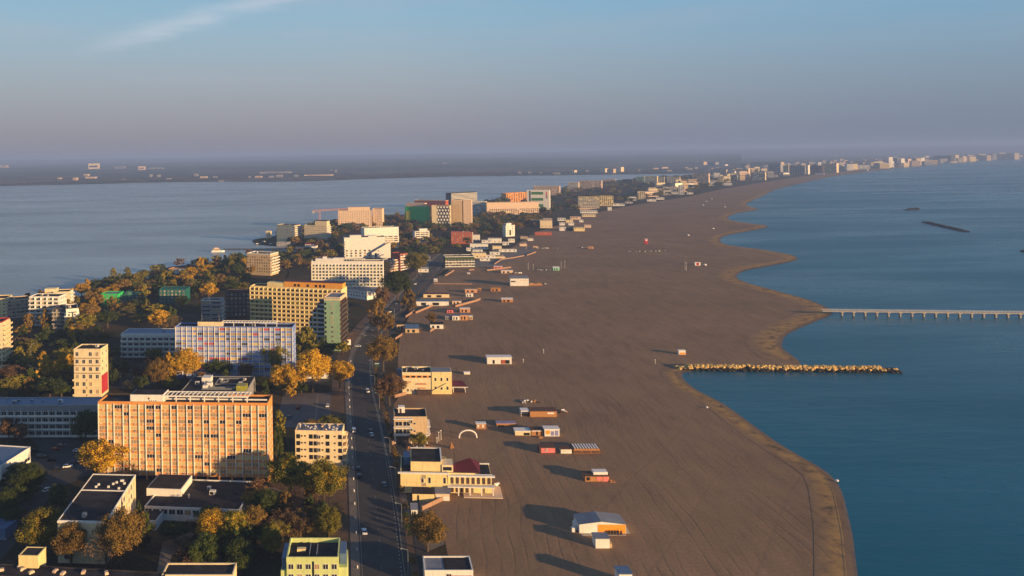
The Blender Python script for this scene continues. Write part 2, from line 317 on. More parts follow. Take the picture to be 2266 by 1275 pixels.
m3, t, b = nodes_mat('wet_sand'); t.links.new(rampn(t, noise(t, N('ShaderNodeNewGeometry', t).outputs['Position'], 0.2, 4), [(0.3, P(74, 62, 52)), (0.7, P(104, 88, 72))]), b.inputs['Base Color']); b.inputs['Roughness'].default_value = 0.55
k1 = SEA.index((1530, 820)); k2 = SEA.index((1765, 797))
for seg in (SEA[:k1 + 1], SEA[k2:]): ribbon('wet_sand', wp(seg, 6), 2.6, -2.5, 0.0, m3, zs=(0.13, -0.75))
ribbon('lake_bank', lnear + [], -1.5, 3, 0.0, gm, zs=(-0.9, 0.06))
# water
def water(name, path_pts, col, bscale, bstr, rough):
    m, t, b = nodes_mat(name + '_surface'); pos = N('ShaderNodeNewGeometry', t).outputs['Position']
    cc = rampn(t, noise(t, pos, 0.0016, 5, 0.6, mapping=(1, 2.2, 1)), [(0.35, tuple(v * 0.8 for v in col)), (0.65, tuple(v * 1.2 for v in col))])
    t.links.new(cc, b.inputs['Base Color']); b.inputs['IOR'].default_value = 1.33; b.inputs['Specular IOR Level'].default_value = 0.33
    slick = rampn(t, noise(t, pos, 0.004, 6, 0.65, mapping=(0.45, 1.7, 1), rot=0.12), [(0.42, (rough * 1.0,) * 3), (0.6, (rough * 1.45,) * 3)])
    t.links.new(slick, b.inputs['Roughness'])
    n1 = noise(t, pos, bscale, 5, 0.6, mapping=(0.55, 1.4, 1), rot=0.35)
    n2 = noise(t, pos, bscale * 0.17, 3, 0.5, mapping=(0.5, 1.5, 1), rot=-0.2)
    s_ = N('ShaderNodeMath', t, operation='MULTIPLY_ADD'); t.links.new(n2, s_.inputs[0]); s_.inputs[1].default_value = 3.0; t.links.new(n1, s_.inputs[2])
    bp = N('ShaderNodeBump', t); bp.inputs['Strength'].default_value = bstr; bp.inputs['Distance'].default_value = 0.25; t.links.new(s_.outputs[0], bp.inputs['Height']); t.links.new(bp.outputs[0], b.inputs['Normal'])
    return m
seam = water('sea', None, (0.0, 0.102, 0.162), 0.5, 0.5, 0.26)
lakem = water('lake', None, (0.27, 0.33, 0.37), 0.5, 0.14, 0.25)
sheet('sea', [(60, -200), (47000, -200), (47000, 36000)] + [(sea[-1][0] + 400, sea[-1][1] + 2000)] + [(p[0] - 0.0, p[1]) for p in reversed(offset(sea, 4.0))] + [(60, 60)], -0.5, seam)
# the lake lies under the banks' edges: a plain sheet just below ground level, wholly inside the far and near banks
lk = offset(lfar, 0) + offset(lnear, 0)
sheet('lake', [(-16000, 4500)] + [(p[0], p[1] + 10) for p in lfar] + [(p[0], p[1] - 3) for p in lnear] + [(-16000, 600)], -0.45, lakem)
# plateau across the lake
hm, t, b = nodes_mat('far_fields'); pos = N('ShaderNodeNewGeometry', t).outputs['Position']
vor = N('ShaderNodeTexVoronoi', t); vor.inputs['Scale'].default_value = 0.0022; mpv = N('ShaderNodeMapping', t); mpv.inputs['Scale'].default_value = (0.6, 1, 1); t.links.new(pos, mpv.inputs[0]); t.links.new(mpv.outputs[0], vor.inputs[0])
spv = N('ShaderNodeSeparateXYZ', t); t.links.new(vor.outputs['Color'], spv.inputs[0])
f1 = rampn(t, spv.outputs[0], [(0.0, P(62, 70, 66)), (0.4, P(112, 108, 98)), (0.7, P(46, 56, 54)), (1.0, P(140, 130, 118))], 'CONSTANT')
f2 = rampn(t, noise(t, pos, 0.004, 7, 0.7), [(0.35, P(36, 46, 46)), (0.65, P(108, 102, 96))])
t.links.new(mixn(t, 0.55, f1, f2), b.inputs['Base Color']); b.inputs['Roughness'].default_value = 1.0; b.inputs['Specular IOR Level'].default_value = 0.05
def hills(name, rows, x0, x1, dx, m):
    """rows: list of (D multiplier of the shore distance or absolute y, height)"""
    vs = []; fs = []; nx = 0
    xs = [x0 + i * dx for i in range(int((x1 - x0) / dx) + 1)]
    for ri, row in enumerate(rows):
        for x in xs:
            base, z = row(x); z = max(z, 0.0); vs.append((base.x, base.y, z))
    n = len(xs)
    for r in range(len(rows) - 1):
        for i in range(n - 1): fs.append((r * n + i, r * n + i + 1, r * n + n + i + 1, r * n + n + i))
    me = bpy.data.meshes.new(name); me.from_pydata(vs, [], fs); me.materials.append(m); me.update()
    for p_ in me.polygons: p_.use_smooth = True
    return tag(link(name, me), kind='structure')
def shy(x):
    for (a, ya), (b_, yb) in zip(LAKE_FAR, LAKE_FAR[1:]):
        if a <= x <= b_: return ya + (yb - ya) * (x - a) / (b_ - a)
    return LAKE_FAR[-1][1] if x > 0 else LAKE_FAR[0][1]
def hrow(k, z, amp, ph):
    def f(x):
        g = G(x, shy(x) - 0.5); D = g.y * k; X = g.x / g.y * D
        return Vector((X, D, 0)), z + amp * (sin(x * 0.011 + ph) + 0.6 * sin(x * 0.031 + ph * 2) + 0.4 * sin(x * 0.083 + ph))
    return f
hills('hills', [hrow(1.0, 0.1, 0, 0), hrow(1.03, 6, 1.5, 0), hrow(1.25, 14, 2, 1), hrow(1.6, 28, 3, 2), hrow(2.1, 46, 4, 3), hrow(2.7, 58, 4, 4), hrow(3.3, 68, 4, 0.5), hrow(3.6, 60, 3, 0.5)], -900, 1640, 20, hm)
def rrow(D, z, amp, ph):
    def f(x):
        X = (x - CX) * D / F
        zz = z + amp * (sin(x * 0.009 + ph) + 0.5 * sin(x * 0.027 + ph) + 0.3 * sin(x * 0.07 + ph))
        return Vector((X, D, 0)), zz
    return f
hills('far_ridge', [rrow(14000, 0.1, 0, 0), rrow(15500, 60, 8, 0), rrow(18500, 105, 9, 0), rrow(23000, 150, 9, 1.2), rrow(24000, 120, 9, 1.2)], -400, 3300, 24, hm)
# ------------------------------------------------------------------ buildings
FOOT = []          # footprints, for keeping trees out
def inside_foot(p, m=1.5):
    for (ox, oy, c, s_, w, d) in FOOT:
        dx = p[0] - ox; dy = p[1] - oy; u = dx * c + dy * s_; v = -dx * s_ + dy * c
        if -m < u < w + m and -m < v < d + m: return True
    return False
WC = {}
def win_mb(ww, wh, panes=2, d=0.06):
    k = (round(ww, 1), round(wh, 1), panes)
    if k not in WC:
        m = MB(); f = 0.09
        m.box(-ww / 2, ww / 2, -0.03, 0.08, 0, wh, 1)
        for a, b_, c, e in ((-ww / 2 - f, ww / 2 + f, -f, 0), (-ww / 2 - f, ww / 2 + f, wh, wh + f), (-ww / 2 - f, -ww / 2, 0, wh), (ww / 2, ww / 2 + f, 0, wh)): m.box(a, b_, -d - 0.04, 0.05, c, e, 0)
        for i in range(1, panes):
            x = -ww / 2 + ww * i / panes; m.box(x - 0.05, x + 0.05, -d, 0.0, 0, wh, 0)
        WC[k] = m
    return WC[k]
class Acc:
    def __init__(s, root): s.root = root; s.it = {}
    def add(s, name, mb, mats, M): s.it.setdefault(name, []).append((mb, tuple(mats), M))
    def flush(s):
        for name, L in s.it.items():
            cache = {}
            for mb, mats, M in L[:100]:
                k = (id(mb), tuple(m.name for m in mats))
                if k not in cache: cache[k] = mb.mesh(name, mats)
                o = bpy.data.objects.new(name, cache[k]); COL.objects.link(o); o.parent = s.root; o.matrix_local = M
            if len(L) > 100:
                q = MB(); ml = []
                for mb, mats, M in L[100:]:
                    idx = []
                    for m in mats:
                        if m not in ml: ml.append(m)
                        idx.append(ml.index(m))
                    k = len(q.m); q.merge(mb, M); q.m[k:] = [idx[i] for i in q.m[k:]]
                tag(q.build(name, ml, s.root), kind='stuff')
def T(x, y, z, rz=0): return Matrix.Translation((x, y, z)) @ Matrix.Rotation(rz, 4, 'Z')
def faces_of(W_, D_): return {'F': (Matrix.Identity(4), W_), 'R': (T(W_, 0, 0, pi / 2), D_), 'L': (T(0, D_, 0, -pi / 2), D_), 'B': (T(W_, D_, 0, pi), W_)}
GLS = [GLASS, GLASS, CURT2]
def facade(acc, M, wd, style, cols, rows, z0, fh, p, rnd):
    cw = wd / cols
    fr = p.get('frame', WHITE); gl = p.get('glass', GLS); bal = p.get('bal', WHITE); dep = p.get('bd', 1.3)
    ww = p.get('ww', 1.5); wh = p.get('wh', 1.5); sill = p.get('sill', 0.9)
    if style == 'win':
        for r in range(rows):
            for c in range(cols):
                if rnd.random() < p.get('skip', 0): continue
                acc.add('window', win_mb(min(ww, cw * 0.85), wh), (fr, rnd.choice(gl)), M @ T((c + 0.5) * cw, 0, z0 + r * fh + sill))
    elif style == 'strip':      # wide curtained windows between full-height fins
        ft = 0.27
        xs = [0]
        for c in range(cols): xs.append(xs[-1] + (1.16 if c % 2 == 0 else 0.84))
        xs = [x * wd / xs[-1] for x in xs]
        fm = MB(); fm.box(-ft / 2, ft / 2, -0.5, 0.12, z0 - 0.6, z0 + rows * fh, 0)
        for i, x in enumerate(xs): acc.add('fin', fm, (p.get('fin', WHITE),), M @ T(min(max(x, ft / 2 + 0.02), wd - ft / 2 - 0.02), 0, 0))
        for r in reversed(range(rows)):
            for c in range(cols):
                w_ = xs[c + 1] - xs[c] - ft - 0.3
                g_ = rnd.choice(gl)
                acc.add('window', win_mb(w_, 1.5, 3 if w_ > 2.6 else 2), (fr, g_), M @ T((xs[c] + xs[c + 1]) / 2, 0, z0 + r * fh + 0.95))
    elif style == 'grid':       # one balcony per room between fins
        fm = MB(); fm.box(-0.13, 0.13, -dep - 0.06, 0.05, 0.2, z0 + rows * fh + 0.1, 0)
        for c in range(cols + 1): acc.add('fin', fm, (p.get('fin', bal),), M @ T(min(max(c * cw, 0.15), wd - 0.15), 0, 0))
        k = ('bal', round(cw, 1), dep)
        if k not in WC:
            b_ = MB(); b_.box(0.1, cw - 0.1, -dep, 0.04, 0, 0.2, 0); b_.box(0.12, cw - 0.12, -dep - 0.02, -dep + 0.12, 0.2, p.get('ph', 1.15), 1); WC[k] = b_
        for r in reversed(range(rows)):
            for c in range(cols):
                acc.add('balcony', WC[k], (bal, rnd.choice(p.get('par', [bal]))), M @ T(c * cw, 0, z0 + r * fh))
                acc.add('window', win_mb(cw * 0.62, 2.2), (fr, rnd.choice(gl)), M @ T((c + 0.5) * cw, 0, z0 + r * fh + 0.25))
    elif style == 'slab':       # continuous balconies, one per storey
        b_ = MB(); b_.box(-0.15, wd + 0.15, -dep, 0.05, 0, 0.25, 0); b_.box(-0.1, wd + 0.1, -dep - 0.03, -dep + 0.12, 0.25, p.get('ph', 1.05), 1)
        b_.box(-0.12, 0.02, -dep + 0.13, -0.02, 0.26, 1.0, 1); b_.box(wd - 0.02, wd + 0.12, -dep + 0.13, -0.02, 0.26, 1.0, 1)
        for c in range(1, cols):
            if p.get('div', True): b_.box(c * cw - 0.08, c * cw + 0.08, -dep + 0.14, -0.02, 0.26, fh - 0.05, 0)
        for r in range(rows):
            acc.add('balcony', b_, (bal, p.get('par', [bal])[0]), M @ T(0, 0, z0 + r * fh))
            for c in range(cols):
                acc.add('window', win_mb(cw * 0.66, 2.1), (fr, rnd.choice(gl)), M @ T((c + 0.5) * cw, 0, z0 + r * fh + 0.3))
def roof_mesh(W_, D_, h, par=0.7, th=0.35):
    m = MB()
    m.box(-0.06, W_ + 0.06, -0.06, th, h - 0.02, h + par, 0); m.box(-0.06, W_ + 0.06, D_ - th, D_ + 0.06, h - 0.02, h + par, 0)
    m.box(-0.06, th, th, D_ - th, h - 0.02, h + par, 0); m.box(W_ - th, W_ + 0.06, th, D_ - th, h - 0.02, h + par, 0)
    m.box(th - 0.02, W_ - th + 0.02, th - 0.02, D_ - th + 0.02, h - 0.3, h + 0.08, 1); return m
def clutter(root, W_, D_, h, rnd, n=4, mats=(METAL, WHITE)):
    for i in range(n):
        x = rnd.uniform(0.12, 0.85) * W_; y = rnd.uniform(0.2, 0.75) * D_; s_ = rnd.uniform(0.8, 1.8); m = MB()
        if i % 3 == 2:
            m.lathe([(0.0, h + 0.05), (0.35, h + 0.05), (0.35, h + 1.4), (0.5, h + 1.45), (0.0, h + 1.8)], 8, 0, x, y); m.build('vent_pipe', [METAL], root)
        else:
            m.box(x, x + s_ * 1.3, y, y + s_, h + 0.25, h + 0.25 + s_ * 0.8); m.box(x + 0.1, x + s_ * 1.2, y + 0.1, y + s_ - 0.1, h + 0.02, h + 0.26)
            m.box(x + 0.2, x + s_ * 0.9, y - 0.04, y + 0.02, h + 0.35, h + 0.2 + s_ * 0.7, 1); m.build('air_unit', [rnd.choice(mats), DARK], root)
BI = [0]
def bld(name, label, cat, xl, xr, yt, yb, dep, yt2=None, wall=CREAM, rim=None, roof=ROOF, F=None, R=None, L=None, fh=3.1, z0=None, par=0.7, group=None, clut=2, h=None, foot=True, **p):
    """front top edge from photo pixel (xl,yt) to (xr,yt2), standing on the ground seen at photo row yb"""
    BI[0] += 1; rnd = random.Random(BI[0] * 13 + 5)
    xm = (xl + xr) / 2
    if h is None: h = hgt(xm, yt, yb)
    P1 = G(xl, yt, h); P2 = G(xr, yt2 or yt, h); v = P2 - P1; W_ = Vector((v.x, v.y)).length; rz = atan2(v.y, v.x)
    root = empty(name, (P1.x, P1.y, 0), rz, label, cat, group)
    if foot: FOOT.append((P1.x, P1.y, cos(rz), sin(rz), W_, dep))
    h -= par
    sc = (yb - hor(xm)) / H
    m = MB(); m.box(0, W_, 0, dep, -0.3, h)
    z0 = z0 if z0 is not None else max(0.4, h - int(h / fh) * fh)
    near = sc > 1.12
    acc = Acc(root)
    if near: m.build('wall', [wall], root)
    fm = faces_of(W_, dep); wmb = m
    wm = [wall]
    for key, spec in (('F', F), ('R', R), ('L', L)):
        if not spec: continue
        M, wd = fm[key]
        spec = dict(spec) if isinstance(spec, dict) else {'s': spec}
        q = dict(p); q.update(spec); st = q['s']
        fhh = q.get('fh', fh); zz = q.get('z0', z0)
        rows = q.get('rows') or max(1, int((h - zz + 0.3) / fhh)); cols = q.get('cols') or max(1, int(wd / q.get('cw', 3.6)))
        if near: facade(acc, M, wd, st, cols, rows, zz, fhh, q, rnd)
        else:      # too small in the picture for separate parts: the windows are modelled into the wall mesh
            cw = wd / cols
            for r in range(rows):
                if st == 'slab':
                    b_ = MB(); b_.box(-0.1, wd + 0.1, -1.1, 0.02, 0, 1.2, 0); k = len(wmb.m); wmb.merge(b_, M @ T(0, 0, zz + r * fhh)); wmb.m[k:] = [2] * (len(wmb.m) - k)
                for c in range(cols):
                    if rnd.random() < 0.12: continue
                    b_ = MB(); hw = cw * (0.4 if st in ('slab', 'grid') else 0.3); b_.box((c + .5) * cw - hw, (c + .5) * cw + hw, -0.12, 0.05, 0.6, fhh * .8, 1); wmb.merge(b_, M @ T(0, 0, zz + r * fhh))
                    if st == 'grid':
                        b_ = MB(); b_.box(c * cw + 0.2, (c + 1) * cw - 0.2, -1.1, 0.02, 0, 1.1, 2); wmb.merge(b_, M @ T(0, 0, zz + r * fhh))
    if not near: wmb.build('wall', [wall, p.get('farglass', GLASS), p.get('bal', WHITE)], root)
    roof_mesh(W_, dep, h, par).build('roof', [rim or wall, roof], root)
    acc.flush()
    if near and clut: clutter(root, W_, dep, h, rnd, clut)
    return {'root': root, 'W': W_, 'D': dep, 'h': h, 'acc': acc, 'rnd': rnd, 'sc': sc}
def part(b, name, m, boxes, mats=None):
    q = MB()
    for bx in boxes: q.box(*bx)
    return q.build(name, mats or [m], b['root'])
def px(b, n): return n / b['sc']       # photo pixels -> metres at this building
# 1 -- the orange slab hotel in front
b = bld('slab_hotel', 'long orange eleven storey hotel with white vertical fins and full-width curtained windows', 'hotel', 217, 592, 888, 1060, 11.5, 892, wall=ORANGE, rim=ORANGE, fh=3.0, z0=2.4, par=0.8, clut=0,
        F=dict(s='strip', cols=21, rows=10, fin=WHITE, glass=[CURT, CURT, CURT, CURT, CURT2, CURT2, CURT2, GLASS]), R=dict(s='win', cols=3, rows=9, ww=1.0))
h = b['h']; Wd = b['W']
part(b, 'ground_floor_glazing', None, [(0.6 + i * Wd / 14, (i + 1) * Wd / 14 - 0.4, -0.25, 0.06, 0.15, 1.7) for i in range(14)], [GLASS])
o = part(b, 'rooftop_house', WHITE, [(Wd * 0.19, Wd * 0.385, 0.6, 8.6, h + 0.1, h + 3.6)])
part(b, 'rooftop_house_roof', ROOF, [(Wd * 0.19 + .3, Wd * 0.385 - .3, 0.9, 8.3, h + 3.6, h + 3.7)])
m = MB(); x = Wd * 0.30; z = h + 2.0          # small dark emblem and faint letters on the roof house
m.poly([(x + (0.62 if k % 2 == 0 else .28) * cos(pi / 2 + k * pi / 5), 0.56, z + (0.58 if k % 2 == 0 else .26) * sin(pi / 2 + k * pi / 5)) for k in range(10)])
for k in range(4): part(b, 'letter', DGREY, [(x + 0.1 + k * 0.95, x + 0.55 + k * 0.95, 0.55, 0.59, z - 1.15, z - 0.8)])
m.build('emblem', [DARK], b['root'])
acc = Acc(b['root']); q = MB(); q.box(-.42, .42, -.32, 0.02, 0, .55)
for r in range(10):
    for c in range(21):
        if c % 2 == 0 or b['rnd'].random() < .45: acc.add('air_conditioner', q, (b['rnd'].choice([CREAM, GREY, BEIGE]),), T(Wd * (c + .5) / 21 + b['rnd'].choice([-.5, .4]), 0, 2.4 + r * 3.0 + .15))
acc.flush()
q = MB(); z = h + 0.08          # roof-terrace frame
q.box(Wd * 0.387, Wd * 0.885, 1.2, 1.6, z + 2.5, z + 3.1); q.box(Wd * 0.387, Wd * 0.885, 7.4, 7.8, z + 2.5, z + 3.1)
for i in range(6): q.box(Wd * (0.46 + i * 0.0835) - 0.2, Wd * (0.46 + i * 0.0835) + 0.2, 1.22, 1.58, z, z + 2.5)
for i in range(20): q.box(Wd * (0.395 + i * 0.0255), Wd * (0.395 + i * 0.0255) + 0.35, 1.6, 7.4, z + 2.55, z + 2.95)
q.build('terrace_frame', [WHITE], b['root'])
part(b, 'terrace_beam', WHITE, [(Wd * 0.39, Wd * 0.99, 2.6, 2.8, h + 1.0, h + 1.6)])
# 2 -- the blue slab hotel
b = bld('slab_hotel', 'blue and white eleven storey slab hotel with dark red window panels behind golden trees', 'hotel', 388, 647, 722, 838, 11.5, 724, wall=BLUE, rim=BLUE, fh=3.05, z0=1.9, par=0.8, clut=1,
        F=dict(s='strip', cols=21, rows=10, fin=WHITE, glass=[BCURT, BCURT, BCURT, CURT2, BCURT, GLASS, CURT, BCURT, REDP]), R=dict(s='win', cols=2, rows=9, ww=1.0))
h = b['h']; Wd = b['W']
part(b, 'rooftop_house', CREAM, [(Wd * 0.185, Wd * 0.39, 2.0, 8.0, h + 0.1, h + 3.2)]); part(b, 'rooftop_house_roof', ROOF, [(Wd * 0.185 + .3, Wd * 0.39 - .3, 2.3, 7.7, h + 3.2, h + 3.3)])
q = MB(); q.box(Wd * 0.392, Wd * 0.87, 2.2, 2.6, h + 2.6, h + 3.1); q.box(Wd * 0.392, Wd * 0.87, 7.4, 7.8, h + 2.6, h + 3.1)
for i in range(6): q.box(Wd * (0.4 + i * 0.092), Wd * (0.4 + i * 0.092) + 0.35, 2.22, 2.58, h + 0.1, h + 2.6)
for i in range(18): q.box(Wd * (0.395 + i * 0.0265), Wd * (0.395 + i * 0.0265) + 0.35, 2.6, 7.4, h + 2.65, h + 3.0)
q.build('terrace_frame', [WHITE], b['root'])
q = MB()
for x in (0.21, 0.36): q.tube((Wd * x, 5, h + 3.2), (Wd * x, 5, h + 7.5), 0.09, 0.05)
q.build('antenna', [METAL], b['root'])
# 3 -- the cream balcony hotel with the orange penthouse
b = bld('balcony_hotel', 'pale yellow hotel with a full grid of balconies and an orange penthouse', 'hotel', 554, 756, 632, 732, 13, 640, wall=YCREAM, rim=YCREAM, fh=3.3, par=0.9, z0=1.6, clut=0,
        F=dict(s='grid', cols=20, rows=10, bal=YCREAM, glass=[GLASS, YGLASS, GLASS, DARK], frame=YCREAM, bd=1.5, ph=1.25), R=dict(s='win', cols=2, rows=9, ww=1.2))
h = b['h']; Wd = b['W']
part(b, 'penthouse', YELLOW, [(Wd * 0.36, Wd * 0.995, 3.4, 11.0, h + 0.1, h + 4.6)]); part(b, 'penthouse_roof', ROOFR, [(Wd * 0.355, Wd * 1.0, 3.2, 11.2, h + 4.6, h + 4.9)])
part(b, 'lower_penthouse', YCREAM, [(Wd * 0.17, Wd * 0.355, 3.6, 10.0, h + 0.1, h + 3.4)])
for i, x in enumerate((0.47, 0.51, 0.61, 0.70, 0.745, 0.785)): part(b, 'penthouse_window', None, [(Wd * x, Wd * x + 1.8, 3.3, 3.42, h + 0.9, h + 2.9)], [GLASS])
# 4 -- sage end-on tower with stepped balconies
b = bld('slab_tower', 'tall narrow sage green tower end with brown balconies beside the boulevard', 'hotel', 717, 752, 657, 776, 19, 658, wall=SAGE, rim=SALMON, roof=ROOFG, fh=3.3, par=0.6, clut=0, z0=2.0,
        F=dict(s='win', cols=1, rows=0), R=dict(s='slab', cols=5, rows=10, bal=BROWN, par=[DGREY], glass=[DARK, GLASS], bd=1.5, frame=BROWN), cw=4)
h = b['h']; Wd = b['W']
acc = Acc(b['root'])
for i in range(10): acc.add('window', win_mb(1.0, 1.6, 1), (BROWN, GLASS), T(0.9, 0, 2.6 + i * 3.3))
acc.flush()
part(b, 'side_cladding', BROWN, [(Wd - 0.02, Wd + 0.12, 0.3, 18.7, 1.0, h - 2)])
part(b, 'top_band', SALMON, [(-0.12, Wd + 0.12, -0.12, 19.12, h - 1.8, h - 0.6)])
part(b, 'stair_shaft', BROWN, [(-4.2, -0.1, 5.0, 16.0, 0, h - 3.0)])
acc = Acc(b['root']); wg = MB(); wg.box(-4.0, -0.3, 4.3, 5.1, 0, 1.0, 0)
for i in range(10): acc.add('stair_window', wg, (WHITE,), T(0, 0, 2.2 + i * 3.2))
acc.flush()
for k, (x0, x1, hh) in enumerate(((-7.6, -4.3, 31.0), (-10.8, -7.7, 26.5), (-13.6, -10.9, 20.5))):
    part(b, 'stepped_wing', YCREAM, [(x0, x1, 8.0, 18.0, 0, hh)]); part(b, 'wing_roof', ROOFR, [(x0 - .1, x1 + .05, 7.9, 18.1, hh, hh + 0.4)])
    acc = Acc(b['root']); q = MB(); q.box(x0 + 0.15, x1 - 0.15, 6.7, 8.02, 0, 0.9, 0); q.box(x0 + 0.5, x1 - 0.5, 7.85, 8.05, 0.95, 2.5, 1)
    for i in range(int(hh / 3.3)): acc.add('wing_balcony', q, (WHITE, DARK), T(0, 0, 1.4 + i * 3.3))
    acc.flush()
# 5 -- white hotel behind, with yellow-tinted balconies
b = bld('balcony_hotel', 'white hotel with small square balconies and yellow blinds, behind the orange penthouse', 'hotel', 689, 847, 578, 652, 13, 578, wall=WHITE, fh=3.15, par=0.9, z0=1.5, clut=0,
        F=dict(s='grid', cols=21, rows=9, bal=WHITE, glass=[GLASS, YGLASS, YGLASS, GLASS], bd=1.2, ph=1.3, frame=WHITE))
h = b['h']; Wd = b['W']
part(b, 'rooftop_house', WHITE, [(Wd * 0.05, Wd * 0.30, 4, 11, h + 0.1, h + 2.8), (Wd * 0.15, Wd * 0.2, 5, 9, h + 2.8, h + 4.6), (Wd * 0.30, Wd * 0.44, 4.5, 10, h + 0.1, h + 3.4)])
q = MB(); q.box(Wd * 0.44, Wd * 0.75, 4.5, 5.0, h + 2.4, h + 3.0)
for i in range(9): q.box(Wd * (0.45 + i * 0.037), Wd * (0.45 + i * 0.037) + 0.3, 4.52, 4.98, h + 0.1, h + 2.4)
q.build('terrace_frame', [WHITE], b['root'])
bld('hotel_annex', 'low white hotel annex with a flat pale roof at the foot of the balcony hotel', 'annex', 756, 812, 638, 658, 26, 646, wall=WHITE, roof=ROOFG, F='win', par=0.4, clut=1, h=8)
# 6 -- modern beige apartment block with curved white balconies
b = bld('apartment_block', 'beige modern apartment block with wrapped white balconies near the lake jetty', 'apartments', 546, 598, 560, 608, 20, 562, wall=BEIGE, rim=WHITE, roof=ROOF, fh=3.3, par=1.0, clut=3, z0=3.0,
        F=dict(s='win', cw=3.0, ww=1.6, wh=2.1, sill=0.5, frame=YCREAM), R=dict(s='slab', cols=5, bal=WHITE, bd=1.9, div=False))
# 7 -- white hotel with the sail-shaped wing
b = bld('sail_hotel', 'white hotel with tall blank front and a wedge-shaped sail wing', 'hotel', 762, 852, 526, 572, 20, 524, wall=WHITE, par=0.8, clut=2, F=dict(s='win', cols=9, rows=3, ww=2.6, wh=2.2, z0=1.0), fh=3.4)
h = b['h']; Wd = b['W']
q = MB(); q.box(-0.25, -0.05, -0.4, 6, 0, h); q.build('side_panel', [WHITE], b['root'])
acc = Acc(b['root']); q = MB(); q.box(0.2, 3.6, -1.4, 0.03, 0, 1.1)
for i in range(7): acc.add('balcony', q, (WHITE,), T(0.4, 0, 1.5 + i * 3.3))
acc.flush()
q = MB(); x0 = Wd * 0.66; x1 = Wd * 1.12; pts = [(x0, -6, 0), (x1, -6, 0), (x1, -6, h * 0.8), (x0, -6, h * 0.28)]; pb = [(p_[0], -1.5, p_[2]) for p_ in pts]
q.poly(pts, 0); q.poly(pb[::-1], 0)
for i in range(4): j = (i + 1) % 4; q.poly([pts[j], pts[i], pb[i], pb[j]], 1 if i == 2 else 0)
q.build('sail_wing', [WHITE, ROOF], b['root'])
part(b, 'sail_window', None, [(x0 + 4, x0 + 6.5, -6.12, -5.95, 1, 7), (x0 + 8, x0 + 9.3, -6.12, -5.95, 9, 10.3), (x0 + 8, x0 + 9.3, -6.12, -5.95, 5, 6.3)], [GLASS])
part(b, 'rooftop_house', WHITE, [(Wd * 0.14, Wd * 0.42, 5, 14, h + 0.1, h + 3.0), (Wd * 0.6, Wd * 0.8, 5, 15, h + 0.1, h + 2.2)])
bld('terraced_hotel', 'white stepped hotel with red trimmed terraces above the golden trees', 'hotel', 806, 882, 505, 552, 18, 502, wall=WHITE, F=dict(s='slab', cols=6, rows=5, z0=3), clut=3)
b = bld('terraced_hotel', 'stepped white terrace wing in front of the red brick building', 'hotel', 918, 950, 512, 538, 14, 511, wall=WHITE, F=dict(s='slab', cols=3), clut=0)
part(b, 'gable', WHITE, [(b['W'] * 0.35, b['W'] * 0.9, 3, 9, b['h'], b['h'] + 4)])
# lake side group
bld('apartment_block', 'cream apartment block with a blank front, closest to the tip of the promontory', 'apartments', 612, 652, 497, 537, 18, 499, wall=CREAM, F=dict(s='win', rows=2, z0=16, cols=6), R='slab', clut=2)
b = bld('apartment_block', 'cream apartment block with an arcade of tall windows and wide stacked balconies', 'apartments', 673, 722, 498, 540, 17, 499, wall=CREAM, F=dict(s='win', cw=3.2, ww=1.4, wh=2.0), R=dict(s='slab', bal=WHITE), clut=0)
part(b, 'upper_block', CREAM, [(b['W'] * 0.45, b['W'] * 0.98, 4, 15, b['h'], b['h'] + 7)]); part(b, 'upper_block_roof', ROOF, [(b['W'] * 0.44, b['W'] * 1.0, 3.8, 15.2, b['h'] + 7, b['h'] + 7.5)])
b = bld('apartment_complex', 'large salmon apartment complex with a stepped roofline beside the lake', 'apartments', 748, 822, 466, 508, 24, 465, wall=SALMON, F=dict(s='win', cw=4), R='win', clut=3)
part(b, 'upper_block', SALMON, [(b['W'] * 0.3, b['W'] * 0.95, 6, 22, b['h'], b['h'] + 6)])
bld('apartment_block', 'narrow salmon apartment tower at the right end of the stepped complex', 'apartments', 824, 845, 462, 505, 22, 462, wall=SALMON, F='win', clut=0)
bld('lake_house', 'small cream house on the promontory among dark trees', 'house', 588, 598, 512, 527, 9, 512, wall=CREAM, F='win', clut=0)
bld('lake_pavilion', 'grey low pavilion beside the marina with a pale roof', 'pavilion', 612, 640, 536, 545, 10, 536, wall=GREY, roof=ROOFG, F='win', clut=0)
bld('lake_restaurant', 'small red trimmed restaurant below the lake apartments', 'restaurant', 675, 700, 540, 549, 12, 540, wall=WHITE, rim=REDP, F='win', clut=0)
# row of towers further along the lake
LM = LIME
b = bld('netted_tower', 'building wrapped in bright green netting, leftmost of the lakeside towers', 'hotel', 896, 943, 456, 497, 16, 457, wall=GREEN, rim=SALMON, clut=0)
part(b, 'upper_storey', SALMON, [(2, b['W'] - 4, 2, 12, b['h'], b['h'] + 7)]); part(b, 'yellow_panel', YGLASS, [(2, 12, -0.3, 0.04, 0, b['h'] * 0.75)])
b = bld('honeycomb_tower', 'cream tower with a honeycomb lattice front', 'hotel', 955, 996, 455, 504, 14, 455, wall=CREAM, clut=0)
q = MB()
for r in range(7):
    for c in range(4):
        x = b['W'] * 0.36 + (c + (0.5 if r % 2 else 0)) * b['W'] * 0.16; z = 3 + r * b['h'] * 0.145; q.poly([(x + 3.4 * cos(a), -0.15, z + 4.2 * sin(a)) for a in [k * pi / 3 + pi / 6 for k in range(6)]], 0)
        q.poly([(x + 2.0 * cos(a), -0.3, z + 2.5 * sin(a)) for a in [k * pi / 3 + pi / 6 for k in range(6)]], 1)
q.build('honeycomb_screen', [DARK, WHITE], b['root'])
b = bld('slab_tower', 'brown and cream twin slab tower, tallest of the lakeside row', 'hotel', 998, 1043, 443, 502, 14, 443, wall=SALMON, clut=0, R='win')
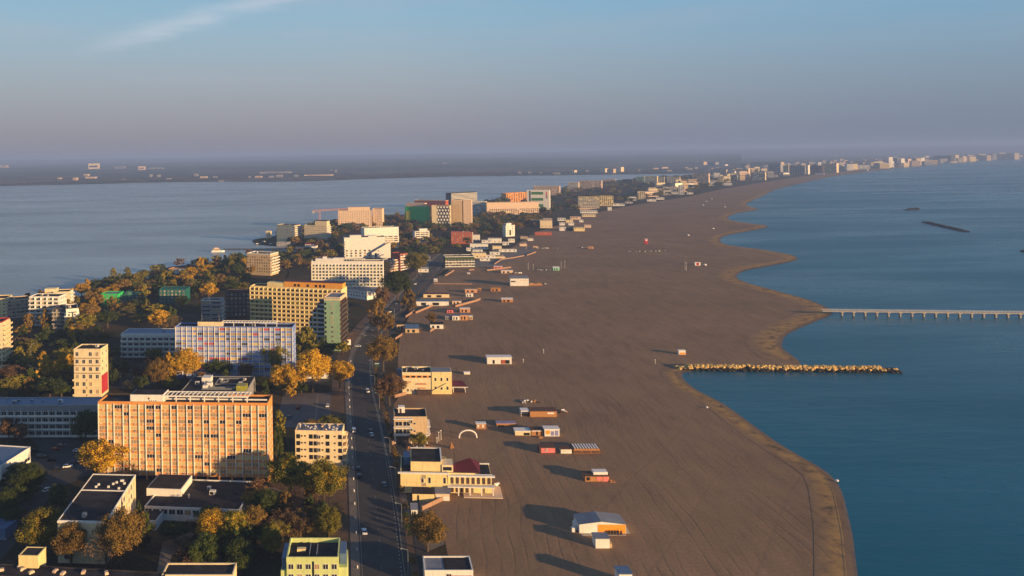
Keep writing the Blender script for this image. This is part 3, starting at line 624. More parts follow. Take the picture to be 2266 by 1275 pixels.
part(b, 'brown_curtain_wall', BEIGE, [(0.3, b['W'] * 0.55, -0.5, 0.04, 1, b['h'] - 1)]); part(b, 'dark_joint', BROWN, [(b['W'] * 0.55, b['W'] * 0.6, -0.3, 0.06, 0.5, b['h'] - 0.5)])
q = MB()
for r in range(12):
    for c in range(3): q.box(1.5 + c * 5.2, 5.2 + c * 5.2, -0.62, -0.48, 2.5 + r * 3.4, 3.9 + r * 3.4)
q.build('window_pattern', [CURT2], b['root'])
bld('apartment_block', 'dark glazed apartment block with white floor bands, behind the twin slab', 'apartments', 998, 1055, 427, 462, 20, 424, wall=DGREY, F=dict(s='slab', bal=BEIGE), R='slab', clut=0)
bld('apartment_block', 'white framed apartment block with green tinted balconies right of the twin slab', 'apartments', 1045, 1076, 446, 480, 16, 446, wall=WHITE, F='slab', clut=0)
b = bld('long_hotel', 'long low peach hotel with rows of arched windows', 'hotel', 1077, 1192, 449, 482, 18, 447, wall=SALMON, F=dict(s='win', cols=24, rows=5), clut=0)
bld('apartment_block', 'ribbed orange block left of the white tower', 'apartments', 1120, 1166, 428, 452, 16, 425, wall=ORANGE, F=dict(s='strip' if False else 'win', cols=9), clut=0)
b = bld('hotel_tower', 'white framed tower with green glass and an orange vertical sign', 'hotel', 1166, 1216, 421, 472, 16, 421, wall=WHITE, roof=ROOFG, clut=0)
Wd = b['W']; h = b['h']
part(b, 'dark_joint', DARK, [(Wd * 0.11, Wd * 0.16, -0.4, 0.04, h * 0.3, h - 0.5)])
part(b, 'glass_band', None, [(Wd * 0.2, Wd * 0.72, -0.3, 0.04, h * (0.28 + i * 0.27), h * (0.28 + i * 0.27) + h * 0.12) for i in range(3)], [mat('green_glass', P(70, 120, 70), rough=0.2, var=0.4, scale=0.3)])
q = MB(); x = Wd * 0.84; z = h * 0.95
for k in range(6): q.box(x, x + 3.4, -0.35, -0.05, z - 2.3, z - 0.4, 0 if k < 3 else 1); z -= 2.6
q.build('sign', [mat('sign_orange', P(225, 85, 30)), mat('sign_purple', P(110, 70, 100))], b['root'])
part(b, 'entrance_arch', DARK, [(Wd * 0.55, Wd * 0.7, -0.3, 0.05, 0, h * 0.22)])
bld('apartment_block', 'reddish low apartment block behind the green netted building', 'apartments', 917, 986, 443, 470, 18, 444, wall=BRICK, rim=SALMON, F='win', clut=0)
bld('apartment_block', 'pale pink apartments showing above the white framed tower', 'apartments', 1180, 1238, 412, 432, 22, 412, wall=SALMON, F='win', clut=0)
FARB = [  # xl xr yt yb dep wall style label
 (1256, 1280, 404, 424, 20, CREAM, 'slab', 'cream balcony block at the left end of the long lakeside apartments'),
 (1281, 1331, 400, 420, 22, SALMON, 'win', 'long salmon apartment row above the dark woods'),
 (1335, 1362, 397, 409, 20, SALMON, 'win', 'small salmon apartments right of the long salmon row'),
 (1378, 1399, 397, 409, 18, BROWN, 'win', 'purple brown block alone above the trees by the lake'),
 (1408, 1425, 391, 407, 18, SAGE, 'win', 'dull green block left of the yellow one'),
 (1426, 1454, 390, 410, 20, YCREAM, 'slab', 'yellow and white striped balcony block'),
 (1456, 1470, 392, 412, 18, CREAM, 'win', 'narrow cream tower between the yellow and the brown blocks'),
 (1476, 1504, 392, 412, 20, YCREAM, 'slab', 'brownish yellow block with white corner'),
 (1505, 1528, 397, 411, 20, ORANGE, 'win', 'low orange block left of the tall pink hotel'),
 (1532, 1568, 384, 412, 22, SALMON, 'strip', 'tall pink hotel with vertical white bands, tallest of the middle stretch'),
 (1279, 1326, 436, 461, 20, YCREAM, 'grid', 'bright yellow and white hotel with a black window column at its left'),
 (1327, 1357, 434, 456, 16, YCREAM, 'win', 'blank pale yellow wing on the right of the yellow hotel'),
 (1411, 1428, 424, 441, 14, CREAM, 'win', 'small pale tower house at the edge of the beach wood'),
 (1453, 1466, 418, 431, 14, YCREAM, 'win', 'cream cube house left of the pink terrace'),
 (1467, 1497, 414, 428, 16, SALMON, 'slab', 'low pink terraced hotel behind the beach'),
 (1501, 1514, 410, 431, 14, WHITE, 'win', 'white arch-framed tower at the edge of the beach'),
 (1588, 1600, 392, 409, 14, YCREAM, 'win', 'narrow yellow tower standing alone near the beach'),
 (1573, 1607, 376, 393, 24, SALMON, 'win', 'wide brownish pink block behind the narrow yellow tower'),
 (1608, 1626, 379, 394, 20, WHITE, 'slab', 'white striped block right of the brownish pink one'),
 (1627, 1656, 374, 393, 22, SALMON, 'strip', 'banded salmon block with vertical stripes'),
 (1664, 1693, 381, 399, 20, CREAM, 'slab', 'stepped cream balcony block nearest the narrowing beach'),
 (1700, 1727, 364, 387, 22, GREY, 'win', 'grey shaded block left of the brown hotel row'),
 (1733, 1745, 366, 385, 20, YCREAM, 'win', 'rounded cream tower at the start of the tall hotel row'),
 (1746, 1781, 366, 386, 20, GREY, 'win', 'grey slab with pale end in the tall hotel row'),
 (1782, 1788, 366, 386, 18, WHITE, 'win', 'thin bright white tower end in the tall hotel row'),
 (1789, 1820, 366, 385, 18, BROWN, 'win', 'long brown slab in the tall hotel row'),
 (1822, 1829, 362, 382, 18, YCREAM, 'win', 'first of the three bright towers right of the brown slab'),
 (1831, 1838, 361, 382, 18, YCREAM, 'win', 'middle of the three bright towers right of the brown slab'),
 (1840, 1851, 361, 382, 18, CREAM, 'win', 'last and widest of the three bright towers right of the brown slab'),
 (1856, 1883, 368, 377, 24, BEIGE, 'win', 'low beige blocks right of the three bright towers'),
 (1961, 1967, 348, 370, 24, WHITE, 'win', 'bright thin tower left on the far bay'),
 (1968, 1986, 350, 368, 26, GREY, 'win', 'grey slab between the two thin bright towers on the far bay'),
 (1988, 1994, 351, 369, 24, WHITE, 'win', 'second thin bright tower on the far bay'),
 (1996, 2009, 352, 367, 26, SALMON, 'win', 'pink block just right of the second thin bright tower'),
 (2012, 2028, 351, 366, 26, BEIGE, 'win', 'beige block left of the leaning white one on the far bay'),
 (2031, 2038, 350, 365, 26, WHITE, 'win', 'narrow white block at the middle of the far bay'),
 (2066, 2104, 345, 360, 30, DGREY, 'win', 'long dark roofed block on the far bay'),
 (2106, 2113, 343, 359, 26, YCREAM, 'win', 'yellowish tower right of the long dark block'),
 (2115, 2130, 346, 358, 28, SALMON, 'win', 'rounded pink block near the far right shore'),
 (2150, 2184, 344, 355, 30, BEIGE, 'win', 'long low beige row near the far right shore'),
 (2186, 2196, 341, 354, 30, GREY, 'win', 'grey tower left of the last pink blocks'),
 (2200, 2222, 341, 353, 30, SALMON, 'win', 'last but one pink blocks at the far right shore'),
 (2226, 2245, 339, 353, 30, CREAM, 'win', 'last cream blocks at the far right shore'),
 (1536, 1557, 358, 370, 30, BEIGE, 'win', 'pale block in the hazy town, left above the lake end'),
 (1567, 1583, 359, 372, 30, GREY, 'win', 'grey block in the hazy town above the lake end'),
 (1587, 1605, 364, 372, 30, WHITE, 'win', 'bright white hall in the hazy town with a red edge'),
 (1640, 1652, 362, 371, 30, DGREY, 'win', 'dark block in the hazy town behind the banded salmon one'),
 (1662, 1728, 359, 372, 30, BEIGE, 'win', 'long beige row in the hazy town behind the tall hotels'),
 (1263, 1271, 377, 385, 30, CREAM, 'win', 'cream house left on the lake far shore'),
 (1326, 1339, 373, 384, 30, CREAM, 'win', 'first of three pale blocks on the lake far shore'),
 (1343, 1357, 374, 385, 30, BEIGE, 'win', 'middle of three pale blocks on the lake far shore'),
 (1361, 1374, 370, 383, 30, CREAM, 'win', 'right and tallest of three pale blocks on the lake far shore'),
]
for xl, xr, yt, yb, dp, w_, st, lb in FARB:
    far = yb < 400
    rw = max(2, int(hgt(xl, yt, yb) / (3.3 if not far else 5.5)))
    if far: dp = dp * 1.3
    sd = {'s': 'win', 'cw': 5 if not far else 9, 'rows': rw}
    kw = {'R': sd} if xr < CX else {'L': sd}
    bld('hotel_block', lb, 'building', xl, xr, yt, yb, dp, wall=w_, F=dict(s=st if st != 'strip' else 'win', cw=4.5 if not far else 8, rows=rw, fh=hgt(xl, yt, yb) / (rw + 0.4), z0=1.0), clut=0, group='hotels along the far strip and bay', **kw)
# far town: small blocks seen only as specks
rnd = random.Random(3)
def speck(x, yb, w, hh, m, label, group, dep=18):
    p_ = G(x, yb); q = MB(); q.box(-w / 2, w / 2, 0, dep, 0, hh, 0); q.box(-w / 2 - .3, w / 2 + .3, -0.3, dep + .3, hh, hh + 0.6, 1)
    for r in range(max(1, int(hh / 6))): q.box(-w / 2 + 1, w / 2 - 1, -0.12, 0.05, 2 + r * 6, 4 + r * 6, 2)
    o = q.build('town_building', [m, ROOFG, GLASS], None, (p_.x, p_.y, 0), rnd.uniform(-0.3, 0.3)); tag(o, label, 'building', group)
for i in range(150):
    x = rnd.uniform(1560, 2262); u = rnd.random()
    ysh = 399 - (x - 1560) * 0.062 if x < 1860 else 380.5 - (x - 1860) * 0.066
    yb = ysh - 3 - u * max(4, min(22, ysh - 352)) ** 1.0
    if yb < hor(x) + 18: yb = hor(x) + 18 + rnd.random() * 5
    s_ = 1750 / G(x, yb).y
    speck(x, yb, rnd.uniform(5, 14) / s_ * 0.9, rnd.uniform(2.2, 5) / s_ * 0.9, rnd.choice([GREY, BEIGE, SALMON, CREAM, DGREY, WHITE, GREY, BEIGE]), 'one of the many small hazy blocks of the far town behind the bay', 'small hazy blocks of the far town', 26)
from mathutils.bvhtree import BVHTree
_hm = bpy.data.objects['hills'].data
HB = BVHTree.FromPolygons([v.co for v in _hm.vertices], [tuple(p_.vertices) for p_ in _hm.polygons])
for i in range(84):          # the continuous row of hotels behind the narrowing beach
    x = rnd.uniform(1440, 1870); base = 447 - (x - 1440) * .19 if x < 1620 else 412.8 - (x - 1620) * .118
    yb = base - rnd.uniform(4, 24 if x > 1520 else 15) - 4; g = G(x, yb)
    if inside_foot((g.x, g.y), 2): continue
    speck(x, yb, rnd.uniform(16, 48), rnd.uniform(14, 32), rnd.choice([CREAM, YCREAM, SALMON, WHITE, BEIGE, CREAM, GREY]), 'one of the sunlit pale blocks crowding the strip behind the narrowing beach', 'pale blocks crowding the narrowing strip', 16)
for i in range(64):
    x = rnd.uniform(1860, 2262); base = 383.5 - (x - 1860) * .0835; yb = base - rnd.uniform(1.5, 9)
    if yb < hor(x) + 20: continue
    speck(x, yb, rnd.uniform(30, 90), rnd.uniform(18, 44), rnd.choice([CREAM, YCREAM, SALMON, WHITE, BEIGE, GREY]), 'one of the pale tiny blocks lining the curve of the far bay', 'pale tiny blocks lining the far bay', 30)
FBW = mat('far_pale_render', P(150, 150, 152))
for x, yb, wpx, hpx, m in ((207, 374, 17, 9, CREAM), (5, 371, 14, 3, BEIGE), (313, 376, 11, 6, SALMON), (190, 390, 8, 4, BEIGE), (200, 395, 20, 3, SALMON), (130, 397, 5, 3, BEIGE), (165, 399, 7, 5, BEIGE), (333, 392, 4, 5, FBW), (350, 392, 5, 4, FBW), (272, 399, 6, 2, FBW), (372, 397, 9, 2, FBW), (433, 390, 7, 4, FBW), (450, 394, 14, 3, SALMON), (475, 393, 8, 2, FBW), (552, 394, 5, 3, FBW), (572, 394, 14, 4, BEIGE), (600, 393, 10, 3, FBW), (618, 392, 12, 4, FBW), (488, 402, 10, 2, FBW), (265, 373, 16, 3, GREY), (345, 374, 26, 2, GREY), (610, 383, 60, 2, FBW), (655, 391, 8, 3, FBW), (733, 382, 4, 5, FBW), (744, 382, 4, 5, FBW), (705, 389, 60, 2, SALMON), (984, 363, 5, 2, FBW), (1150, 384, 7, 3, FBW), (1172, 384, 6, 3, FBW), (1197, 385, 5, 3, FBW), (1232, 386, 16, 3, FBW), (1267, 353, 8, 2, FBW), (1415, 380, 5, 4, BEIGE), (1452, 378, 11, 6, BEIGE), (1472, 377, 13, 7, SALMON), (1482, 382, 10, 5, FBW), (1519, 377, 6, 6, BEIGE), (1527, 379, 11, 6, FBW), (1541, 376, 6, 5, BEIGE), (1300, 383, 8, 5, GREY), (1400, 384, 40, 1.5, SALMON)):
    g = G(x, yb); s_ = 1750 / g.y
    q = MB(); w = wpx / s_; hh = hpx / s_; q.box(-w / 2, w / 2, 0, 40, -40, hh, 0); q.box(-w / 2 - 1, w / 2 + 1, -1, 41, hh, hh + 1, 1); q.box(-w * 0.4, w * 0.4, -0.5, 0.2, hh * 0.3, hh * 0.6, 2)
    d_ = (Vector((0, F, 0)) + VR * (x - CX) - VU * (yb - Y0)).normalized()
    hit = HB.ray_cast(Vector((0, 0, H)), d_)[0]          # stand it on the slope of the plateau
    g = hit if (hit and x < 1240) else G(x, yb); zz = g.z
    tag(q.build('far_building', [m, ROOFG, GLASS], None, (g.x, g.y, zz), 0), 'small pale building dotted on the hazy shore across the lake', 'building', 'buildings across the lake')
# ------------------------------------------------------------------ left side of the resort
bld('apartment_block', 'cream block cut off by the left edge, red roof and rows of balconies', 'apartments', -70, 4, 714, 822, 14, 712, wall=CREAM, rim=REDP, fh=3.2, F='win', R=dict(s='slab', bal=CREAM, bd=2.0), clut=0, cw=3.4)
bld('apartment_block', 'white stepped apartment tower with many shaded balconies by the lake shore', 'apartments', 65, 130, 656, 722, 15, 656, wall=WHITE, fh=3.3, F=dict(s='slab', cols=5, bal=WHITE, bd=1.8), R=dict(s='win'), clut=2)
b = bld('apartment_block', 'tall white side wing with a rooftop cabin behind the stepped tower', 'apartments', 118, 153, 646, 700, 14, 645, wall=CREAM, F=dict(s='win', ww=1.0), R=dict(s='slab'), clut=0)
part(b, 'rooftop_house', CREAM, [(-8, 2, 2, 10, b['h'], b['h'] + 3.2)])
b = bld('small_hotel', 'narrow white hotel with a black painted stripe and balconies on its left face', 'hotel', 146, 172, 684, 738, 22, 682, wall=WHITE, fh=3.1, F=dict(s='win', cols=2, ww=1.2), L=dict(s='slab'), R=dict(s='slab'), clut=2)
part(b, 'painted_stripe', DGREY, [(b['W'] * 0.5, b['W'] * 0.62, -0.2, 0.03, 2, b['h'] * 0.86), (b['W'] * 0.2, b['W'] * 0.9, -0.18, 0.03, b['h'] * 0.86, b['h'] * 0.9)])
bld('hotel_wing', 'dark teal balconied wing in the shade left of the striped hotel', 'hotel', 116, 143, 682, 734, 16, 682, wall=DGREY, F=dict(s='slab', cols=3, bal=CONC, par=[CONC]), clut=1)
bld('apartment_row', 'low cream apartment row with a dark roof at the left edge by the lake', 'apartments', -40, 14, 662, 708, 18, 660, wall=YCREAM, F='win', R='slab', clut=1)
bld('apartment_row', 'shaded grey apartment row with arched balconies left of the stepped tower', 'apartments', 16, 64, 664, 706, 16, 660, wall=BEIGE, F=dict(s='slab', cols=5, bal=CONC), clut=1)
b = bld('villa_block', 'narrow six storey cream house with a red side wall among dark trees', 'apartments', 163, 222, 772, 880, 12, 772, wall=CREAM, fh=4.35, F=dict(s='win', cols=4, ww=1.7, wh=2.2, skip=.12), R=dict(s='win', cols=2), clut=1)
h = b['h']; Wd = b['W']
for i in range(6): part(b, 'floor_band', BROWN, [(-0.1, Wd + 0.1, -0.14, -0.02, h - 4.9 - i * 4.35, h - 4.6 - i * 4.35)])
acc = Acc(b['root']); q = MB(); q.box(-0.3, Wd * 0.48, -1.6, 0.02, 0, 0.25); q.box(-0.3, Wd * 0.48, -1.63, -1.5, 0.25, 1.1); q.box(Wd * 0.52, Wd + 0.5, -1.6, 0.02, 0, 0.25); q.box(Wd * 0.52, Wd + 0.5, -1.63, -1.5, 0.25, 1.1)
for i in range(3): acc.add('balcony', q, (CREAM,), T(0, 0, 1.2 + i * 4.35))
acc.flush(); part(b, 'red_side_wall', REDP, [(Wd + 0.05, Wd + 0.5, 1, 10, 2, h * 0.45)])
b = bld('arcade_hotel', 'three storey white arcaded hotel with a blue roof in deep shade', 'hotel', 268, 388, 738, 792, 16, 738, wall=WHITE, rim=WHITE, roof=ROOFB, fh=3.6, par=0.5, z0=0.6, F=dict(s='slab', cols=9, bal=WHITE, bd=1.6, glass=[GLASS]), clut=1)
part(b, 'arch_band', WHITE, [(0.2, b['W'] - 0.2, -1.7, -1.5, b['h'] - 0.9, b['h'] - 0.1)])
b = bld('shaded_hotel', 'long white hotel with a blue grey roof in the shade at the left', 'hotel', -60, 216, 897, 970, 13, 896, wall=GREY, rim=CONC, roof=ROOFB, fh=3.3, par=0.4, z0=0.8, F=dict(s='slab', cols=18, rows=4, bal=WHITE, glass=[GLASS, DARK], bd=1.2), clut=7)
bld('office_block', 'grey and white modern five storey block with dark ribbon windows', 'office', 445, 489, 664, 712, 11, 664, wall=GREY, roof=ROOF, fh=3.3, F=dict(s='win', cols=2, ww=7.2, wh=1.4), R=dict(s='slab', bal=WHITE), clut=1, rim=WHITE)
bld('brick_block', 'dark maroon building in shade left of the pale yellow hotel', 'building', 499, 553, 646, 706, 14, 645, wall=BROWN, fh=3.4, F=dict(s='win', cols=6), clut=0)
b = bld('netted_building', 'low building under bright green netting in the lakeside park', 'building', 223, 262, 650, 676, 14, 650, wall=GREEN, roof=ROOFG, F='win', clut=0)
b = bld('netted_building', 'green roofed pavilion beside the bright green netting', 'building', 264, 316, 653, 674, 16, 652, wall=TEAL, roof=mat('green_roof', P(70, 110, 90), var=0.3), F='win', clut=0)
q = MB(); q.lathe([(7, b['h']), (4, b['h'] + 2.5), (0.1, b['h'] + 4.2)], 8, 0, b['W'] * 0.35, 8); q.build('roof_cupola', [mat('green_roof', P(70, 110, 90))], b['root'])
bld('netted_building', 'teal netted block deep in the lakeside park', 'building', 352, 410, 640, 672, 16, 640, wall=TEAL, roof=TEAL, F='win', clut=0)
for k, (x0, x1, yt, lb) in enumerate(((373, 400, 594, 'small white lakeside house with an orange roof, left'), (396, 428, 597, 'small white lakeside house with a long flat roof, right'))): bld('lake_house', lb, 'house', x0, x1, yt, yt + 11, 10, yt + 2, wall=WHITE, rim=ORANGE if k == 0 else WHITE, roof=SALMON, F='win', clut=0)
# elongated dark-roofed block running away from the viewer
def longblk():
    h = 14.5
    A_ = G(127, 1152, h); B_ = G(235, 1155, h); C_ = G(300, 1050, h)
    v = B_ - A_; rz = atan2(v.y, v.x); W_ = v.length
    u = Vector((-sin(rz), cos(rz), 0)); dpt = (C_ - B_).dot(u)
    return A_, rz, W_, dpt, h
A_, rz, W_, dpt, h0 = longblk()
root = empty('school_block', (A_.x, A_.y, 0), rz, 'long white block with a wide dark flat roof, seen end on at lower left', 'building')
FOOT.append((A_.x, A_.y, cos(rz), sin(rz), W_, dpt))
v = G(300, 1050, h0) - G(235, 1155, h0); loc = Matrix.Rotation(-rz, 3, 'Z') @ v     # skewed plan: the long sides follow the photo
sx = loc.x; D_ = loc.y
q = MB(); q.prism([(0, 0), (W_, 0), (W_ + sx, D_), (sx, D_)], -0.3, h0 - 0.7); q.build('wall', [CREAM], root)
q = MB(); q.prism([(-.1, -.1), (W_ + .1, -.1), (W_ + sx + .1, D_ + .1), (sx - .1, D_ + .1)], h0 - 0.7, h0 - 0.35, 0); q.prism([(.3, .3), (W_ - .3, .3), (W_ + sx - .3, D_ - .3), (sx + .3, D_ - .3)], h0 - 0.35, h0 - 0.28, 1)
for k in (0.0, 0.62, 0.985): q.box(sx * k + 0.1, sx * k + W_ - 0.1, D_ * k + 0.02, D_ * k + 0.4, h0 - 0.35, h0 + 0.05, 0)
for s_ in (0, 1): q.prism([(s_ * (W_ - .3), 0), (s_ * (W_ - .3) + .3, 0), (s_ * (W_ - .3) + .3 + sx, D_), (s_ * (W_ - .3) + sx, D_)], h0 - 0.36, h0 + 0.0, 0)
q.build('roof', [WHITE, ROOF], root)
acc = Acc(root); sl = sqrt(sx * sx + D_ * D_); ang = atan2(D_, sx)
for r in range(4):
    for c in range(int(sl / 3.4)): acc.add('window', win_mb(2.2, 1.8, 2), (WHITE, [GLASS, CURT2, CURT][(r * 3 + c * 5) % 3]), T(W_, 0, 0, ang) @ T((c + 0.7) * 3.4, 0, 1.2 + r * 3.4))
    acc.add('balcony', win_mb(3.0, 1.3, 1), (WHITE, GLASS), T(W_ * 0.22, 0, 1.4 + r * 3.4))
acc.flush()
q = MB(); q.box(W_ * 0.42, W_ * 0.5, 3, 4.6, h0 - 0.3, h0 + 1.1); q.build('chimney', [CONC], root)
acc = Acc(root); q = MB(); q.box(0, 0.7, 0, 0.6, -0.2, 0.55); rr = random.Random(5)
for i in range(9): acc.add('roof_vent', q, (WHITE,), T(sx * 0.62 + rr.uniform(0.25, 0.85) * W_, D_ * rr.uniform(0.64, 0.85), h0 - 0.1))
acc.flush()
# lower flat complex in front of the orange hotel
b = bld('canteen', 'low white flat-roofed complex in front of the orange hotel', 'building', 320, 530, 1120, 1150, 26, 1128, wall=WHITE, rim=WHITE, roof=ROOF, F=dict(s='win', cols=12, rows=1, ww=2.4, wh=1.8), par=0.5, clut=3, h=5.2)
part(b, 'upper_block', WHITE, [(-3, b['W'] * 0.3, 10, 24, b['h'], b['h'] + 3)]); part(b, 'upper_roof', ROOF, [(-2.6, b['W'] * 0.3 - .4, 10.4, 23.6, b['h'] + 3, b['h'] + 3.1)])
part(b, 'front_wing', WHITE, [(1, b['W'] * 0.2, -8, -0.05, 0, 3.6)]); part(b, 'front_roof', ROOF, [(1.3, b['W'] * 0.2 - .3, -7.7, -0.3, 3.6, 3.7)]); part(b, 'door', TEAL, [(b['W'] * .08, b['W'] * .12, -8.12, -7.98, 0.1, 2.5)])
part(b, 'ramp_roof', CONC, [(b['W'] * 0.5, b['W'] * 0.86, -5, -0.05, 2.8, 3.2)])
# technical hall with duct frames behind the orange hotel
b = bld('technical_hall', 'flat dark hall roof crowded with bright ducts behind the orange hotel', 'building', 400, 545, 866, 888, 30, 866, wall=GREY, rim=GREY, roof=ROOF, par=0.4, clut=8, h=9, F='win')
h = b['h'] + 0.35; Wd = b['W']
def loop(x0, x1, y0, y1): return [(x0, x1, y0, y0 + .4, h, h + .7), (x0, x1, y1, y1 + .4, h, h + .7), (x0, x0 + .4, y0 + .4, y1, h, h + .7), (x1 - .4, x1, y0 + .4, y1, h, h + .7)]
part(b, 'duct', METAL, loop(Wd * .3, Wd * .8, 3, 6)); part(b, 'duct', METAL, loop(Wd * .45, Wd * .86, 12, 24)); part(b, 'duct', METAL, loop(Wd * .5, Wd * .62, 17, 21))
part(b, 'plant_room', WHITE, [(Wd * .22, Wd * .36, 16, 22, h - .3, h + 3), (Wd * .34, Wd * .42, 9, 12, h - .3, h + 2), (Wd * .3, Wd * .37, 5.5, 8, h - .3, h + 1.6)])
part(b, 'glazed_lantern', mat('yellow_green_glass', P(150, 150, 60), rough=0.3, var=0.4), [(Wd * .84, Wd * .99, 1, 7, h - .3, h + 2.6)])
# bottom edge roofs
b = bld('bottom_building', 'long dark flat roof running along the bottom left edge of the view', 'building', -80, 352, 1268, 1400, 6.5, 1292, wall=CREAM, rim=ROOF, roof=ROOF, par=0.4, clut=0, h=12)
acc = Acc(b['root']); q = MB(); q.box(0, 1.7, 0, 1.1, 0, 0.5); q.box(0.2, 1.5, 0.1, 1.0, 0.5, 0.7)
for x, y in ((.16, 2), (.24, 4.5), (.27, 3), (.33, 1.5), (.45, 3), (.5, 2), (.6, 3.5), (.72, 4)): acc.add('roof_hatch', q, (SALMON,), T(b['W'] * x, y, b['h'] + 0.1, x * 3))
acc.flush()
b2 = bld('roof_hut', 'cream stair hut with a dark top standing on the bottom left roof', 'hut', 41, 84, 1229, 1256, 5.5, 1230, wall=YCREAM, roof=ROOF, par=0.25, clut=0, h=15.6, foot=False)
b2['root'].location.z = 0; 
b = bld('bottom_building', 'cream edged dark roof cut off by the bottom edge below the autumn trees', 'building', 358, 515, 1272, 1400, 7, 1272, wall=CREAM, roof=ROOF, par=0.5, clut=0, h=12)
b = bld('lime_house', 'lime green house with a dark sunken roof terrace at the bottom edge', 'house', 634, 749, 1233, 1330, 12.5, 1233, wall=LIME, rim=LIME, roof=ROOF, par=1.5, clut=0, F=dict(s='win', cols=6, rows=0))
h = b['h']; Wd = b['W']
part(b, 'slot_window', GLASS, [(Wd * .49, Wd * .53, -0.06, 0.05, h - 5, h + 0.2)])
part(b, 'side_wing', LIME, [(-1.9, -0.05, 0.6, 12, 0, h - 3), (Wd + 0.05, Wd + 2.6, 1.0, 12, 0, h - 2.2)]); part(b, 'side_glazing', ROOFB, [(-1.7, -0.1, 1.6, 11, h - 3, h + 0.5), (Wd + 0.3, Wd + 2.2, 3, 11, h - 2.2, h + 1.1)])
part(b, 'skylight', YCREAM, [(Wd * .17, Wd * .34, 6, 7.4, h + .1, h + 1.0)]); part(b, 'roof_rail', METAL, [(Wd * .42, Wd * .43, 3, 10, h + .1, h + .9), (Wd * .56, Wd * .57, 3, 10, h + .1, h + .9)])
# four storey cream block by the boulevard
b = bld('small_hotel', 'cream four storey hotel with small dark windows and a littered roof beside the boulevard', 'hotel', 653, 757, 952, 1040, 9.5, 954, wall=CREAM, rim=CREAM, roof=ROOFG, par=0.4, clut=0, fh=2.85, z0=1.6, F=dict(s='win', cols=1, rows=0), L=dict(s='win', cols=2), R=dict(s='slab', cols=2, bal=CREAM, bd=1.6))
acc = Acc(b['root']); 
for r in range(4):
    for x in (0.065, 0.335, 0.435, 0.69, 0.955): acc.add('window', win_mb(1.5, 1.7, 1), (DGREY, GLASS), T(b['W'] * x, 0, b['h'] - 3.1 - r * 3.0))
    for x in (0.14, 0.21, 0.5, 0.58, 0.84): acc.add('small_window', win_mb(0.6, 0.5, 1), (DGREY, GLASS), T(b['W'] * x, 0, b['h'] - 2.3 - r * 3.0))
q = MB(); q.box(0, 0.9, 0, 0.5, 0, 0.35); q.box(0.2, 0.6, 0.1, 0.4, 0.35, 0.6); rr = random.Random(9)
for i in range(46): acc.add('roof_clutter', q, (rr.choice([WHITE, ROOFG, SALMON, DGREY]),), T(rr.uniform(0.05, 0.92) * b['W'], rr.uniform(1.0, 8.2), b['h'] + 0.1, rr.uniform(0, 3)))
acc.flush()
b = bld('corner_hall', 'dark roofed hall corner with a white edge at the left border', 'building', -120, 2, 1022, 1082, 22, 1030, wall=WHITE, roof=ROOFB, par=0.5, clut=0, h=7, R=dict(s='win', cols=4, rows=1, ww=4))
bld('blue_kiosk', 'bright blue kiosk cut off by the left border', 'kiosk', -40, 12, 1166, 1192, 7, 1170, wall=ROOFB, roof=ROOFB, par=0.2, clut=0)
bld('low_pavilion', 'white low pavilion behind the golden trees by the parking lot', 'pavilion', 676, 742, 826, 838, 6, 826, wall=WHITE, roof=ROOFG, par=0.2, clut=0)
bld('low_pavilion', 'red roofed terrace bar at the foot of the sage green tower', 'pavilion', 752, 776, 752, 772, 12, 750, wall=WHITE, rim=BRICK, roof=ROOFR, par=0.5, clut=0, F='win', h=4.5)
b = bld('frame_house', 'orange and white brick frame building between green trees and the sail hotel', 'apartments', 863, 885, 576, 602, 14, 573, wall=ORANGE, rim=WHITE, roof=ROOF, F=dict(s='slab', cols=3, bal=WHITE), clut=1)
bld('frame_house', 'brown brick wing with white framed openings right of the orange one', 'apartments', 885, 903, 562, 600, 16, 560, wall=BRICK, roof=ROOF, F=dict(s='slab', cols=3, bal=WHITE), clut=0)
bld('courtyard_building', 'dark green hotel with three white roof bands behind a row of bushes', 'hotel', 985, 1050, 568, 592, 18, 567, wall=mat('dark_green_paint', P(60, 78, 52)), rim=WHITE, roof=ROOF, F=dict(s='slab', cols=9, rows=3, bal=WHITE), clut=2)
bld('brick_hotel', 'red brick stepped hotel with white terraces above the beach clubs', 'hotel', 998, 1045, 514, 540, 14, 514, wall=BRICK, roof=ROOFG, R=dict(s='slab'), F='win', clut=2)
b = bld('gate_tower', 'white chapel-like house with a dark arch beside the beach road', 'house', 1119, 1139, 499, 524, 10, 498, wall=WHITE, roof=ROOFG, clut=0, F=dict(s='win', cols=2, rows=0))
part(b, 'arch', DARK, [(b['W'] * .4, b['W'] * .58, -0.1, 0.05, 2, b['h'] * .6)]); part(b, 'lantern', WHITE, [(b['W'] * .15, b['W'] * .7, 2, 7, b['h'], b['h'] + 4)]); q = MB(); q.lathe([(4, b['h'] + 4), (0.2, b['h'] + 6.5)], 8, 0, b['W'] * .43, 4.5); q.build('spire', [ROOFG], b['root'])
